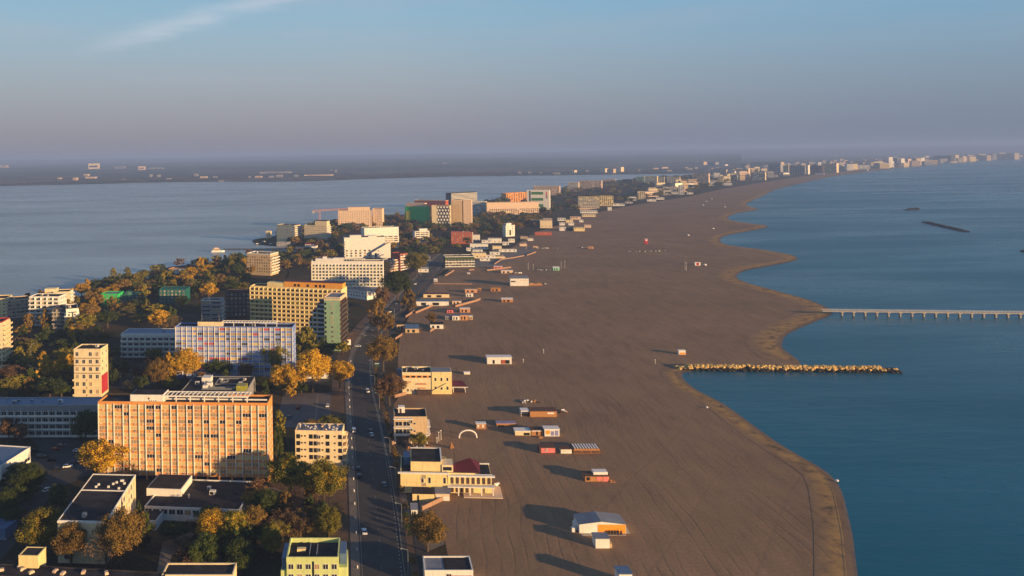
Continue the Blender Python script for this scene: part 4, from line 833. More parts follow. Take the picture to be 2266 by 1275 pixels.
# white beach-club cluster
for spec in ((1046, 1068, 553, 560, WHITE, 'narrow white deck block behind the cream club house', 4), (1062, 1084, 572, 578, WHITE, 'low white counter block at the foot of the cream club house', 3), (1084, 1106, 558, 565, WHITE, 'white cube with a terrace behind the maroon roofed bar', 4), (1112, 1126, 536, 543, WHITE, 'small white stair block left of the round cabin', 3), (1066, 1088, 532, 540, WHITE, 'white upper terrace of the beach-club cluster', 4), (1096, 1118, 568, 572, CREAM, 'thin cream sunshade at the curved pink wall', 2.5), (1150, 1166, 540, 545, SALMON, 'pinkish ruined kiosk left of the long wreckage line', 3), (1032, 1042, 549, 556, WHITE, 'small white dome-roofed cabin at the left of the cluster', 3), (925, 948, 595, 603, WHITE, 'white single storey shop beside the shaded road', 6), (930, 952, 568, 578, ROOFG, 'grey low shop row at the far side of the shaded road', 7),
             (1040, 1080, 540, 552, WHITE, 'white club terrace with a long blank front, upper left of the beach-club cluster', 5), (1080, 1110, 528, 538, WHITE, 'white sloped club hall with a ramp roof in the beach-club cluster', 4.5),
             (1125, 1139, 529, 537, WHITE, 'round white cabin at the right end of the beach-club cluster', 4), (1044, 1076, 560, 572, CREAM, 'cream club house with a dark doorway in the beach-club cluster', 6), (1076, 1096, 565, 572, WHITE, 'white bar with a maroon roof in the beach-club cluster', 3.5),
             (1090, 1110, 545, 556, CREAM, 'cream sun terrace block in the middle of the beach-club cluster', 5), (1045, 1062, 520, 534, WHITE, 'white gabled club house right of the red brick hotel', 6), (1104, 1143, 552, 558, WHITE, 'long white bar with a dark red roof reaching onto the sand', 3.6),
             (1175, 1194, 488, 502, DGREY, 'dark blue glazed house beside the cream beach hotel', 8), (1195, 1222, 488, 505, CREAM, 'blocky cream beach hotel at the bend of the shore road', 9),
             (1184, 1221, 514, 521, BRICK, 'orange wooden beach deck building on the sand', 3)):
    x0, x1, yt, yb, w_, lb, dd = spec
    b = bld('beach_club', lb, 'beach club', x0, x1, yt, yb, dd * 2.2, yt, wall=w_, roof=ROOFR if 'maroon' in lb or 'red' in lb[:40] else ROOFG, par=0.3, clut=0, group='clubs along the sand', F=dict(s='win', cols=max(2, int((x1 - x0) / 8)), rows=1, ww=1.6))
rr = random.Random(21)
for (x0, x1, yt, yb, c, lb) in ((1234, 1252, 483, 489, WHITE, 'white pavilion furthest left of the pavilions below the wood'), (1252, 1268, 487, 493, YCREAM, 'yellow tented pavilion on the sand'), (1262, 1285, 480, 486, SALMON, 'long pinkish pavilion in the row below the wood'), (1282, 1291, 487, 492, WHITE, 'small white pavilion standing alone on the sand'),
    (1238, 1250, 493, 499, WHITE, 'small pinkish white kiosk left of the round one'), (1258, 1270, 493, 499, WHITE, 'round white kiosk on the sand'), (1238, 1252, 503, 511, WHITE, 'white box bar at the front of the pavilions'), (1255, 1268, 503, 510, DGREY, 'dark bar between two white ones'), (1270, 1294, 504, 512, YCREAM, 'bright cream bar with a jagged roof'), (1293, 1308, 498, 504, SALMON, 'small wooden shacks beside the jagged bar'),
    (1284, 1322, 466, 472, WHITE, 'white terrace pavilion at the foot of the yellow hotel'), (1282, 1320, 458, 464, SALMON, 'upper terrace pavilion at the foot of the yellow hotel'), (1288, 1318, 474, 480, CREAM, 'lower cream pavilion below the terraces'), (1345, 1354, 459, 466, WHITE, 'small white kiosk on the sand right of the yellow hotel'), (1353, 1382, 451, 456, WHITE, 'long white canopy right of the yellow hotel'), (1386, 1408, 436, 444, WHITE, 'white beach pavilion left of the pale tower house'), (1384, 1400, 447, 450, WHITE, 'flat white deck bar below the white beach pavilion'),
    (1432, 1452, 441, 446, WHITE, 'row of white tents on the sand, left'), (1452, 1470, 437, 442, WHITE, 'row of white tents on the sand, right'), (1467, 1500, 426, 430, WHITE, 'long white canopy under the pink terraced hotel'), (1520, 1534, 426, 430, WHITE, 'white canopy right of the arch-framed tower'), (1568, 1582, 404, 411, WHITE, 'white ribbed canopy on the sand by the tall pink hotel'), (1602, 1620, 405, 411, WHITE, 'white deck right of the narrow yellow tower'), (1710, 1720, 388, 392, WHITE, 'white tent below the grey shaded block'), (1804, 1824, 384, 387, WHITE, 'white canopy below the bright towers'), (1906, 1920, 375, 378, WHITE, 'small white hall alone on the far narrow beach'),
    (1152, 1168, 524, 531, BEIGE, 'dark timber shack beside the chapel-like house'), (1168, 1180, 528, 533, WHITE, 'white framed stand beside the timber shack'), (1200, 1222, 484, 490, SALMON, 'pinkish roofed terrace behind the cream beach hotel')):
    bld('beach_pavilion', lb, 'pavilion', x0, x1, yt, yb, hgt(x0, yt, yb) * 2.2, yt, wall=c, roof=ROOFG, par=0.3, clut=0, group='pavilions at the back of the beach', F=dict(s='win', cols=max(2, (x1 - x0) // 5), rows=1))
# ------------------------------------------------------------------ seafront buildings right of the boulevard
b = bld('seafront_house', 'three storey cream and orange house with a dark terrace roof on the sand', 'house', 890, 955, 824, 872, 13, 824, wall=CREAM, rim=CREAM, roof=ROOF, fh=3.1, par=1.0, clut=4, F=dict(s='win', cols=8, rows=1, ww=1.0, z0=0.5, skip=0.3))
h = b['h']; Wd = b['W']
part(b, 'loggia', ORANGE, [(0.3, Wd - 1, -0.12, 0.03, h - 2.2, h - 0.8)])
for i in range(5): part(b, 'loggia_window', GLASS, [(2 + i * 3.3, 4.2 + i * 3.3, -0.2, -0.1, h - 2.0, h - 1.0)])
part(b, 'awning', BRICK, [(0.2, 5, -0.9, -0.02, h - 4.6, h - 4.3), (Wd * .5, Wd * .82, -0.9, -0.02, h - 5.8, h - 5.4), (Wd * .55, Wd * .8, -0.7, -0.02, 3.3, 3.6)])
part(b, 'right_wing', YCREAM, [(Wd + 0.02, Wd + 11.5, -0.4, 9.5, 0, h + 1.2)]); part(b, 'wing_roof', ROOFG, [(Wd + 0.4, Wd + 11.1, 0.1, 9.0, h + 1.2, h + 1.3)])
acc = Acc(b['root'])
for r in range(2):
    for c in range(3): acc.add('wing_window', win_mb(1.0, 1.8, 1), (WHITE, GLASS), T(Wd + 2.2 + c * 3.4, -0.4, 2.6 + r * 5))
acc.flush()
q = MB(); q.poly([(Wd + 1, -1.2, 2.4), (Wd + 8.5, -1.2, 6.4), (Wd + 8.5, -0.45, 6.4), (Wd + 1, -0.45, 2.4)]); q.poly([(Wd + 1, -1.2, 1.8), (Wd + 8.5, -1.2, 5.8), (Wd + 8.5, -1.2, 6.5), (Wd + 1, -1.2, 2.5)]); q.build('outside_stair', [YCREAM], b['root'])
part(b, 'garage', BROWN, [(Wd * .5, Wd - .5, -2.2, -0.02, 0.1, 2.6)]); part(b, 'rear_block', ROOFG, [(-3, 2, 12.9, 17, 0, h - 1)])
q = MB(); x0 = Wd + 11.7; q.box(x0 + 0.3, x0 + 8, 1, 8, 0.05, 0.5, 1)
for xx in (x0 + 0.6, x0 + 7.4):
    for yy in (1.2, 7.4): q.box(xx, xx + .3, yy, yy + .3, 0.5, 4.0, 0)
q.poly([(x0, 0.4, 4.0), (x0 + 9, 0.4, 4.0), (x0 + 6.5, 8.4, 5.4), (x0, 8.4, 5.4)], 2); q.poly([(x0, 0.4, 3.6), (x0 + 9, 0.4, 3.6), (x0 + 9, 0.4, 4.0), (x0, 0.4, 4.0)], 0)
tag(q.build('terrace_pavilion', [WHITE, DWOOD, ROOFR], None, b['root'].location.copy(), b['root'].rotation_euler[2]), 'red roofed open terrace attached to the right of the cream and orange house', 'pavilion')
b = bld('seafront_house', 'beige three storey house on white posts with a small roof hut', 'house', 872, 945, 922, 980, 13, 922, wall=BEIGE, rim=BEIGE, roof=ROOF, fh=3.6, par=0.6, clut=0, F=dict(s='win', cols=1, rows=0))
h = b['h']; Wd = b['W']
part(b, 'ground_floor_shade_panel', DARKR, [(0.8, Wd - 1.2, -0.12, 0.03, 0.4, 3.4)]); part(b, 'post', WHITE, [(0.2, 0.6, -1.6, -1.2, 0, 3.8), (Wd - 0.4, Wd, -1.6, -1.2, 0, 3.8), (Wd * .5, Wd * .5 + .4, -1.6, -1.2, 0, 3.8)])  # flat panel on the wall, the shade under the house put into its colour
part(b, 'balcony', WHITE, [(-0.3, Wd * .56, -1.7, 0.03, 3.8, 4.3), (-0.3, Wd * .56, -1.7, 0.03, 7.4, 7.8), (-0.3, Wd * .56, -1.7, 0.03, h - 0.4, h), (Wd * .56, Wd + 1, -1.7, 0.03, 3.85, 4.25), (Wd + .02, Wd + 1.6, 0.5, 11, 7.2, 7.6), (Wd + .02, Wd + 1.6, 0.5, 11, 3.8, 4.2)])
acc = Acc(b['root'])
for r in range(2):
    for x in (.14, .38): acc.add('window', win_mb(3.2, 2.0, 2), (WHITE, GLASS), T(Wd * x, 0, 4.5 + r * 3.6))
    acc.add('small_window', win_mb(0.9, 0.8, 1), (WHITE, GLASS), T(Wd * .62, 0, 5.2 + r * 3.6))
acc.flush(); part(b, 'roof_hut', WHITE, [(Wd * .14, Wd * .34, 7, 10, h + .08, h + 3)]); part(b, 'roof_hut_door', BROWN, [(Wd * .18, Wd * .24, 6.93, 7.02, h + .1, h + 2.1)])
# restaurant
b = bld('restaurant', 'cream seafront restaurant with an arcade, dark flat roof and red tiled wing', 'restaurant', 886, 990, 1044, 1078, 17, 1046, wall=YCREAM, rim=YCREAM, roof=ROOF, par=0.4, clut=0, h=8.8, F=dict(s='win', cols=1, rows=0))
h = b['h']; Wd = b['W']
acc = Acc(b['root'])
for x in (.47, .62, .94): acc.add('window', win_mb(0.9, 2.3, 1), (WHITE, GLASS), T(Wd * x, 0, 4.4))
acc.flush()
part(b, 'cornice', WHITE, [(-1.0, Wd + .5, -0.9, -0.08, h - 0.1, h + 0.5)])
part(b, 'upper_floor', YCREAM, [(4.2, Wd - 2.2, 1.6, 16.5, h + .1, h + 4.0)]); part(b, 'upper_roof', ROOF, [(4.5, Wd - 2.5, 1.9, 16.2, h + 4.0, h + 4.1)]); part(b, 'upper_rim', WHITE, [(4.1, Wd - 2.1, 16.0, 16.6, h + 4.0, h + 4.4), (Wd - 2.6, Wd - 2.0, 2, 16, h + 4.0, h + 4.5)])
part(b, 'roof_shed', ROOFB, [(1.2, 3.8, 8, 15, h + .1, h + 3.2)]); part(b, 'stair_tower', CREAM, [(Wd - 2.15, Wd + 2.4, 1.2, 8, h + .1, h + 3.0)]); part(b, 'stair_glazing', GLASS, [(Wd - 1.6, Wd + 1.8, 1.1, 1.25, h + .8, h + 2.2)])
Wd2 = 17.5; x0 = Wd + 0.3
part(b, 'arcade_wing', YCREAM, [(x0, x0 + Wd2, 1.2, 13.5, 0.1, h - 1.2)]); part(b, 'arcade_cornice', WHITE, [(x0 - .2, x0 + Wd2 + 1.2, -0.3, 1.1, h - 1.3, h - 0.7)])
part(b, 'gallery_floor', WHITE, [(x0 - .3, x0 + Wd2 + 1.0, -1.4, 1.15, 3.3, 3.7)])
acc = Acc(b['root']); q = MB(); q.box(-0.2, 0.2, -1.3, -0.9, 0, 3.3)
for i in range(4): acc.add('post', q, (WHITE,), T(x0 + 4 + i * 4.6, 0, 0))
aw = MB(); aw.box(-0.62, 0.62, -0.08, 0.05, 0, 2.1, 0); aw.poly([(0.62 * cos(a), -0.08, 2.1 + 0.62 * sin(a)) for a in [i * pi / 8 for i in range(9)]], 0)
for i in range(8): acc.add('arched_window', aw, (BROWN,), T(x0 + 1.6 + i * 2.12, 1.2, 3.9))
for i in range(4): acc.add('arched_window', aw, (BROWN,), T(x0 + 1.6 + i * 2.0, 1.2, 0.4))
acc.flush()
q = MB(); z = h - 1.2; q.poly([(x0 - 4.5, 1.4, z + 1), (x0 + 13, 1.4, z + 1.1), (x0 + 9.5, 11, z + 3.6), (x0 + 1.5, 7, z + 2.4)], 0); q.poly([(x0 + 9.5, 11, z + 3.6), (x0 + 13, 1.4, z + 1.1), (x0 + 13.6, 13, z + 1.1)], 0); q.poly([(x0 - 4.5, 1.4, z + 1), (x0 + 1.5, 7, z + 2.4), (x0 + 0.5, 13, z + 0.6), (x0 - 4.5, 9, z + 1)], 0); q.poly([(x0 + 1.5, 7, z + 2.4), (x0 + 9.5, 11, z + 3.6), (x0 + 8, 13.5, z + 0.6), (x0 + .5, 13.5, z + .6)], 1)
q.box(x0 - 2.9, x0 + 11, 1.25, 1.5, z, z + 1.05, 2); q.build('red_roof', [ROOFR, ROOFG, YCREAM], b['root'])
part(b, 'wing_roof', ROOF, [(x0 + 13.2, x0 + Wd2 - .3, 1.6, 13, z, z + 0.15)]); part(b, 'wing_rim', WHITE, [(x0 + 11, x0 + Wd2 + .2, 1.2, 1.55, z, z + .6), (x0 + 11, x0 + Wd2 + .2, 12.9, 13.4, z, z + .6)])
part(b, 'front_annex', YCREAM, [(4.8, 13.5, -7.5, -2.2, 0, 3.1)]); part(b, 'annex_roof', ROOF, [(4.6, 13.7, -7.6, -1.5, 3.1, 3.3)]); part(b, 'annex_kiosk', SALMON, [(13.9, 19.5, -6.3, -2, 0, 2.9)]); part(b, 'kiosk_roof', ROOFG, [(13.7, 20, -6.6, -0.4, 2.9, 3.1)])
part(b, 'annex_door', DARK, [(6.7, 7.4, -7.56, -7.45, 0.1, 2.6)]); part(b, 'kiosk_panel', WHITE, [(14.3, 16.2, -6.42, -6.28, 0.2, 2.3), (17, 19.3, -6.42, -6.28, 0.2, 1.8)])
part(b, 'terrace_deck', SALMON, [(x0 + 6, x0 + Wd2 + 4, -3.2, 8, 0.06, 0.35)])
FOOT.append((b['root'].location.x, b['root'].location.y, 1, 0, Wd + 22, 16))
b = bld('seafront_hall', 'low white hall with a half dark, half pale roof at the bottom edge', 'hall', 940, 1047, 1262, 1310, 9, 1262, wall=WHITE, rim=WHITE, roof=ROOFG, par=0.5, clut=0, h=5.8, F=dict(s='win', cols=1, rows=0))
part(b, 'dark_roof_part', ROOF, [(b['W'] * .42, b['W'] - .5, .5, 8.4, b['h'] + .1, b['h'] + .2)]); part(b, 'sign_band', REDP, [(b['W'] * .5, b['W'] - .3, -0.12, 0.02, b['h'] - 2.0, b['h'] - 1.2)])
# low huts on the beach
def hut(name, label, cat, xl, xr, yt, yb, dep, wall, roof, yt2=None, kind='flat', dark=(), panel=(), group='huts and shacks on the sand', over=0.25, door=True):
    xm = (xl + xr) / 2; h = hgt(xm, yt, yb); P1 = G(xl, yt, h); P2 = G(xr, yt2 or yt, h); v = P2 - P1; W_ = Vector((v.x, v.y)).length; rz = atan2(v.y, v.x)
    h = max(h, 1.2); root = empty(name, (P1.x, P1.y, 0.05), rz, label, cat, group); FOOT.append((P1.x, P1.y, cos(rz), sin(rz), W_, dep))
    q = MB(); q.box(0, W_, 0, dep, -0.2, h - 0.15); q.build('wall', [wall], root)
    q = MB()
    if kind == 'flat': q.box(-over, W_ + over, -over, dep + over, h - 0.15, h + 0.08)
    elif kind == 'mono': 
        z0 = h - 0.15; z1 = h + dep * 0.13; q.poly([(-over, -over, z0), (W_ + over, -over, z0), (W_ + over, dep + over, z1), (-over, dep + over, z1)]); q.poly([(-over, -over, z0 - .15), (W_ + over, -over, z0 - .15), (W_ + over, -over, z0), (-over, -over, z0)])
        q.poly([(W_ + over, -over, z0 - .15), (W_ + over, dep + over, z1 - .15), (W_ + over, dep + over, z1), (W_ + over, -over, z0)]); q.poly([(-over, dep + over, z1 - .15), (-over, -over, z0 - .15), (-over, -over, z0), (-over, dep + over, z1)]); q.poly([(0, dep, 0), (0, dep, z1), (W_, dep, z1), (W_, dep, 0)])
    elif kind == 'gable':
        z0 = h - 0.15; z1 = h + 0.9; xm_ = W_ * 0.47
        q.poly([(-over, -over, z0), (xm_, -over, z1), (xm_, dep + over, z1), (-over, dep + over, z0)]); q.poly([(xm_, -over, z1), (W_ + over, -over, z0), (W_ + over, dep + over, z0), (xm_, dep + over, z1)])
        for y in (0, dep): q.poly([(0, y, z0), (W_, y, z0), (xm_, y, z1 - .04)], 1)
    q.build('roof', [roof, wall], root)
    for i, (a, b_, c, e) in enumerate(dark):
        q = MB(); q.box(W_ * a, W_ * b_, -0.05, 0.04, h * c, h * e); q.build('opening', [DARK], root)
    for (a, b_, c, e, m) in panel:
        q = MB(); q.box(W_ * a, W_ * b_, -0.08, 0.03, h * c, h * e); q.build('panel', [m], root)
    return root, W_, h
AW = mat('sign_white', P(225, 222, 220), var=0.05); PINK = mat('pink_mural', P(214, 120, 120), var=0.5, scale=1.5); ORP = mat('orange_panel', P(230, 150, 50), var=0.1)
root, w, h = hut('beach_hall', 'white and orange gabled beach hall with a row of dark barrels', 'hall', 1282, 1385, 1160, 1181, 8, WHITE, ROOFG, 1160, 'gable', panel=((.4, .995, .03, .93, ORP),))
q = MB()
for i in range(5): q.lathe([(0, 0), (0.4, 0), (0.4, 1.1), (0.25, 1.35), (0, 1.4)], 8, 0, w * (.64 + i * .06), -0.9)
q.build('barrel', [BROWN], root); q = MB(); q.box(w * .03, w * .98, -1.6, -0.05, -0.1, 0.12); q.box(w, w + 1.6, 0, 5, -0.1, 0.12); q.build('plinth', [CONC], root)
q = MB(); q.box(-2.4, -1.2, 1, 2.4, 0, 1.5); q.box(-1.0, -0.1, 2.5, 6, 0, 2.0); q.build('side_store', [WHITE], root)
root, w, h = hut('beach_cabin', 'white cube cabin with a blue grey roof in front of the beach hall', 'cabin', 1318, 1349, 1192, 1214, 4.2, WHITE, ROOFG, dark=())
q = MB(); q.box(w + .3, w + .9, 0.3, 0.9, 0, 1.3); q.tube((w + .6, .6, 1.3), (w + .5, .6, 2.2), .1, .08); q.build('water_tap', [BEIGE], root)
hut('beach_cabin', 'blue roofed white cabin cut off by the bottom edge', 'cabin', 1370, 1399, 1270, 1300, 4.5, WHITE, ROOFB)
root, w, h = hut('beach_bar', 'brown beach bar with painted pink panels and a white roof box', 'beach bar', 1295, 1348, 1054, 1066, 5, WOOD, DWOOD, panel=((.48, .7, .2, .9, PINK), (.75, .97, .05, .95, PINK)), dark=((.05, .2, .2, .8),))
q = MB(); q.box(w * .38, w * .98, 1.2, 4.6, h, h + 1.2); q.build('roof_box', [AW], root); q = MB(); q.box(w, w + 2.6, -1.2, 1, 0, 0.15); q.box(w + .4, w + .9, -.6, -.1, .15, .9); q.build('deck', [WOOD], root)
hut('beach_bar', 'dark red shack with a pink picture panel, left of three in a row', 'beach bar', 1194, 1229, 991, 1004, 5, BROWN, DWOOD, panel=((.1, .98, .1, .95, PINK), (.3, .5, .3, .9, AW)))
hut('beach_bar', 'white shuttered kiosk between the pink shack and the wooden one', 'beach bar', 1241, 1265, 994, 1004, 4, WHITE, DWOOD, panel=((.02, .98, .5, .6, BEIGE),), dark=((-.8, -.1, 0.0, .8),))
root, w, h = hut('beach_bar', 'brown timber shack with a white slatted roof, right of three in a row', 'beach bar', 1270, 1327, 993, 1004, 5.5, WOOD, DWOOD, panel=((.02, .3, .05, .6, DWOOD), (.33, .65, .05, .6, DWOOD), (.68, .99, .05, .6, DWOOD)))
q = MB()
for i in range(9): q.box(w * (.02 + i * .11), w * (.08 + i * .11), -0.1, 5.6, h + .1, h + .22)
q.build('roof_slats', [AW], root)
hut('beach_bar', 'low cream stall with a broken roof at the left of the middle row', 'beach bar', 1140, 1174, 954, 964, 4.5, CREAM, AW, dark=((.55, .95, .05, .6),))
hut('beach_bar', 'timber stall with a dark roof in the middle of the row', 'beach bar', 1176, 1202, 952, 964, 4.5, WOOD, DWOOD, dark=((.4, .55, .05, .8),), panel=((.05, .95, .75, .9, AW),))
root, w, h = hut('beach_bar', 'white framed kiosk with blue posters ending the middle row', 'beach bar', 1205, 1238, 950, 966, 4.5, WHITE, AW, panel=((.08, .35, .3, .8, ORP), (.42, .64, .1, .7, mat('lilac_poster', P(130, 130, 180))), (.7, .92, .1, .8, mat('lilac_poster', P(130, 130, 180)))))
q = MB(); q.box(-3.5, -1.2, -3.0, -1.4, 0, .1); q.box(-3.2, -1.4, -2.6, -1.8, .1, .7); q.build('picnic_table', [WOOD], root)
root, w, h = hut('beach_bar', 'long tan timber bar with a dark tarpaulin roof and an open left bay', 'beach bar', 1173, 1232, 910, 923, 6, WOOD, DWOOD, panel=((.65, .9, .5, .75, AW),))
q = MB(); q.box(-4.6, -.1, .5, 5.5, h - .5, h); q.box(-4.6, -4.4, .5, .7, 0, h - .5); q.box(-4.6, -4.4, 5.3, 5.5, 0, h - .5); q.box(-4.4, -.1, 4.9, 5.2, 0, h - .8); q.build('open_bay', [AW], root)
hut('beach_stall', 'long low brown stall with a lilac roof', 'stall', 1099, 1141, 937, 944, 3.5, WOOD, mat('lilac_roof', P(140, 130, 160)), dark=((.05, .4, .0, .4),))
hut('beach_stall', 'small square tan stall beside the white arch', 'stall', 1054, 1075, 938, 950, 3, WOOD, AW, panel=((.1, .3, .3, .8, AW), (.6, .8, .3, .8, AW)))
root, w, h = hut('beach_house', 'small white beach house with an arched door and an open brick bay', 'house', 1078, 1132, 791, 806, 6, WHITE, AW, dark=((.22, .31, .05, .6), (.56, .92, .05, .6)), panel=((.58, .74, .08, .56, BRICK),), over=.4)
hut('beach_kiosk', 'white and orange kiosk alone near the jetty', 'kiosk', 1502, 1517, 776, 785, 2.6, WHITE, AW, panel=((.1, .95, .05, .5, ORP),))
hut('beach_kiosk', 'tiny pale box beside the cream and orange house', 'kiosk', 1027, 1040, 824, 829, 2, WHITE, AW)
root, w, h = hut('lifeguard_tower', 'tall red and white lifeguard cabin, farther of two red ones', 'lifeguard cabin', 1426, 1434, 529, 540, 3, REDP, AW, panel=((.3, .8, .6, .9, AW),))
hut('lifeguard_tower', 'red and white lifeguard cabin nearest the second sandy point', 'lifeguard cabin', 1538, 1550, 581, 588, 3, AW, AW, panel=((.25, .75, .1, .9, REDP),))
root, w, h = hut('beach_pavilion', 'bright white two part pavilion with tilted roofs and a long shadow', 'pavilion', 1129, 1170, 616, 633, 9, WHITE, ROOFG, kind='mono', dark=((.03, .28, .5, .65),), panel=((.55, .95, .65, .72, SALMON),))
q = MB(); q.box(w + 1, w + 14, 3, 3.4, 0, 1.8)
for i in range(6): q.box(w + 1 + i * 2.4, w + 2 + i * 2.4, 3.4, 6, .6, 1.3)
q.build('terrace_frame', [WOOD], root)
SOR = mat('muted_orange', P(196, 146, 104), var=.25, scale=.8)  # orange less saturated than the hotel render
HUTS = [('beach_stall', 'low tan shack under the road bend, right of the orange one', 1110, 1135, 662, 669, 4, WOOD, AW), ('beach_stall', 'tan wooden box shack alone on the sand', 1086, 1108, 638, 645, 4, WOOD, WOOD), ('beach_stall', 'orange brick shack in the back row', 1029, 1056, 641, 648, 4, SOR, SALMON), ('beach_stall', 'white shed joined to the orange brick shack', 1031, 1047, 650, 657, 4, WHITE, SALMON), ('beach_stall', 'small brown box next to the orange brick shack', 1057, 1065, 638, 643, 3, WOOD, WOOD),
 ('beach_bar', 'long cream bar with a maroon roof set back from the sand', 937, 994, 651, 659, 7, CREAM, ROOFR), ('beach_bar', 'long white hall with a blue grey roof in front of the maroon roofed bar', 921, 993, 667, 677, 8, WHITE, ROOFB), ('beach_bar', 'pinkish framed shelter beside the blue grey roofed hall', 1001, 1021, 666, 674, 5, SALMON, ROOFG),
 ('beach_bar', 'orange kiosk with white columns', 1018, 1040, 683, 692, 5, SOR, AW), ('beach_bar', 'small pink kiosk with a dark roof', 989, 1003, 686, 693, 4, PINK, ROOFR), ('beach_bar', 'white fronted stall with two openings', 1001, 1017, 699, 709, 5, WHITE, ROOFB), ('beach_bar', 'orange timber stall next to the white fronted one', 1018, 1035, 697, 709, 5, SOR, ROOFB), ('beach_bar', 'small pale framed stall at the end of the group', 1037, 1046, 700, 708, 4, BEIGE, AW), ('beach_bar', 'grey lattice shelter left of the white fronted stall', 985, 996, 700, 708, 4, GREY, ROOFG),
 ('beach_house', 'tan walled house with a dark roof and white frame turret', 897, 927, 727, 737, 9, BEIGE, ROOFB), ('beach_house', 'white framed glass pavilion with a black roof above a terracotta wall', 952, 981, 718, 728, 9, WHITE, ROOF), ('beach_house', 'dark roofed house with a grey terrace beside the boulevard trees', 878, 896, 718, 732, 8, BEIGE, ROOF),
 ('beach_kiosk', 'mint green pointed hut', 1224, 1238, 592, 599, 4, mat('mint_paint', P(140, 200, 170)), AW), ('beach_kiosk', 'pink low hut beside the thatched walls', 1109, 1135, 599, 605, 5, SALMON, AW), ('beach_kiosk', 'pale pink kiosk behind a terracotta wall', 1093, 1112, 590, 596, 5, PINK, AW), ('beach_kiosk', 'white tiny frame stand by the road', 960, 968, 618, 624, 2.5, AW, AW), ('beach_kiosk', 'small white box on the fenced sand', 1034, 1040, 604, 607, 3, AW, AW),
 ('beach_kiosk', 'orange debris shed in the long row of wreckage', 1302, 1313, 546, 551, 4, SOR, WOOD), ('beach_kiosk', 'small pinkish shed in the row of wreckage', 1180, 1190, 545, 550, 4, SALMON, WOOD), ('beach_kiosk', 'timber gate house beside the parking at the boulevard', 830, 838, 805, 814, 1.2, TEAL, AW), ('beach_kiosk', 'grey and white van-like stand below the restaurant', 910, 924, 1127, 1144, 4, WHITE, ROOFG)]
for nm, lb, a, b_, yt, yb, dp, w_, r_ in HUTS: hut(nm, lb, nm.split('_')[1], a, b_, yt, yb, dp, w_, r_, dark=((.15, .3, .1, .7), (.5, .7, .1, .7)), kind='mono' if 'pointed' in lb or 'tan' in lb else 'flat')
# terracotta garden walls
def wall(label, pts, hh, m=OWALL):
    hh *= 0.72
    w_ = [Vector(G(x, y)[:]) for x, y in pts]; o = w_[0]; q = MB()
    for a, c in zip(w_, w_[1:]):
        d = (c - a).normalized(); nrm = Vector((-d.y, d.x, 0)) * 0.15; A1 = a - o; C1 = c - o
        q.prism([tuple((A1 - nrm)[:2]), tuple((C1 - nrm)[:2]), tuple((C1 + nrm)[:2]), tuple((A1 + nrm)[:2])], -0.2, hh)
        q.tube(tuple(A1 + Vector((0, 0, -0.2))), tuple(A1 + Vector((0, 0, hh + 0.25))), 0.28, 0.28, 4)
    tag(q.build('garden_wall', [m], None, tuple(o)), label, 'wall', 'terracotta walls between the beach lots')
wall('terracotta wall in front of the cream and orange house', [(874, 880), (899, 874)], 2.4)
wall('terracotta wall below the front annex of the restaurant', [(935, 1130), (978, 1109)], 2.4)
wall('terracotta wall under the tan walled house', [(875, 752), (890, 742)], 2.2); wall('terracotta wall rising to the blue grey roofed hall', [(920, 694), (958, 678)], 2.4); wall('short terracotta wall by the boulevard trees', [(898, 703), (917, 690)], 2.4)
wall('long terracotta wall ending at a brown box', [(1008, 680), (1052, 668), (1063, 664)], 2.6); wall('thin pink wall fencing the empty sand lot', [(960, 629), (1045, 630)], 1.6); wall('terracotta wall at the back corner of the empty lot', [(985, 612), (1005, 600)], 2.4)
wall('terracotta wall behind the pink low hut', [(1078, 600), (1131, 593)], 2.4); wall('curved pink wall round the beach-club cluster', [(1094, 586), (1110, 575), (1135, 572), (1160, 567)], 2.2); wall('pink wall end curving toward the sand', [(1166, 566), (1186, 559)], 2.2); wall('terracotta wall beneath the white framed glass pavilion', [(952, 735), (962, 729)], 2.2)
wall('low zigzag wall behind the beige house', [(868, 985), (885, 977), (905, 988), (915, 993)], 2.4)
wall('short pink wall by the bushes', [(1038, 599), (1050, 598)], 2.0)
# wreckage heaps, deckchair stacks
def heap(label, x0, x1, y, n, cat='debris', mats=(WOOD, DWOOD, AW, GREY)):
    o = G(x0, y); e = G(x1, y); L_ = (e - o).length; q = MB(); rr = random.Random(int(x0 * 7 + y)); ml = list(mats)
    for i in range(n):
        cx = rr.uniform(0, L_); cy = rr.uniform(0, 2.5); a = rr.uniform(0, 3.14); s1 = rr.uniform(.5, 1.6); t_ = MB(); t_.box(-s1, s1, -.3, .3, 0, rr.uniform(.3, 1.1), rr.randrange(len(ml))); q.merge(t_, T(cx, cy, 0.02 * i % 0.5, a) @ Matrix.Rotation(rr.uniform(-.3, .3), 4, 'Y'))
    tag(q.build('debris_heap', ml, None, (o.x, o.y, 0.05)), label, cat, 'heaps of boards on the sand')
heap('heap of boards and a grey sheet above the long timber bar', 1150, 1192, 892, 14); heap('small board pile at the right end of the long timber bar', 1236, 1256, 914, 9); heap('long low line of wreckage across the sand', 1164, 1237, 551, 26); heap('dark pile with a white barrel left of the orange shed', 1280, 1300, 549, 10); heap('thin dark line of boards in the middle of the sand', 1388, 1486, 558, 26)
heap('stack of crates by the mint green hut', 1190, 1222, 599, 14, mats=(GREY, AW, METAL)); heap('pile of brown benches beside the two part white pavilion', 1174, 1212, 630, 18); heap('rubble at the corner of the restaurant terrace', 1098, 1108, 1078, 6); heap('cluttered benches behind the beige house', 905, 955, 995, 14); heap('tan planks by the low pink hut', 1130, 1158, 606, 12)
heap('grey pergola remains on the fenced sand', 1080, 1100, 536, 10)
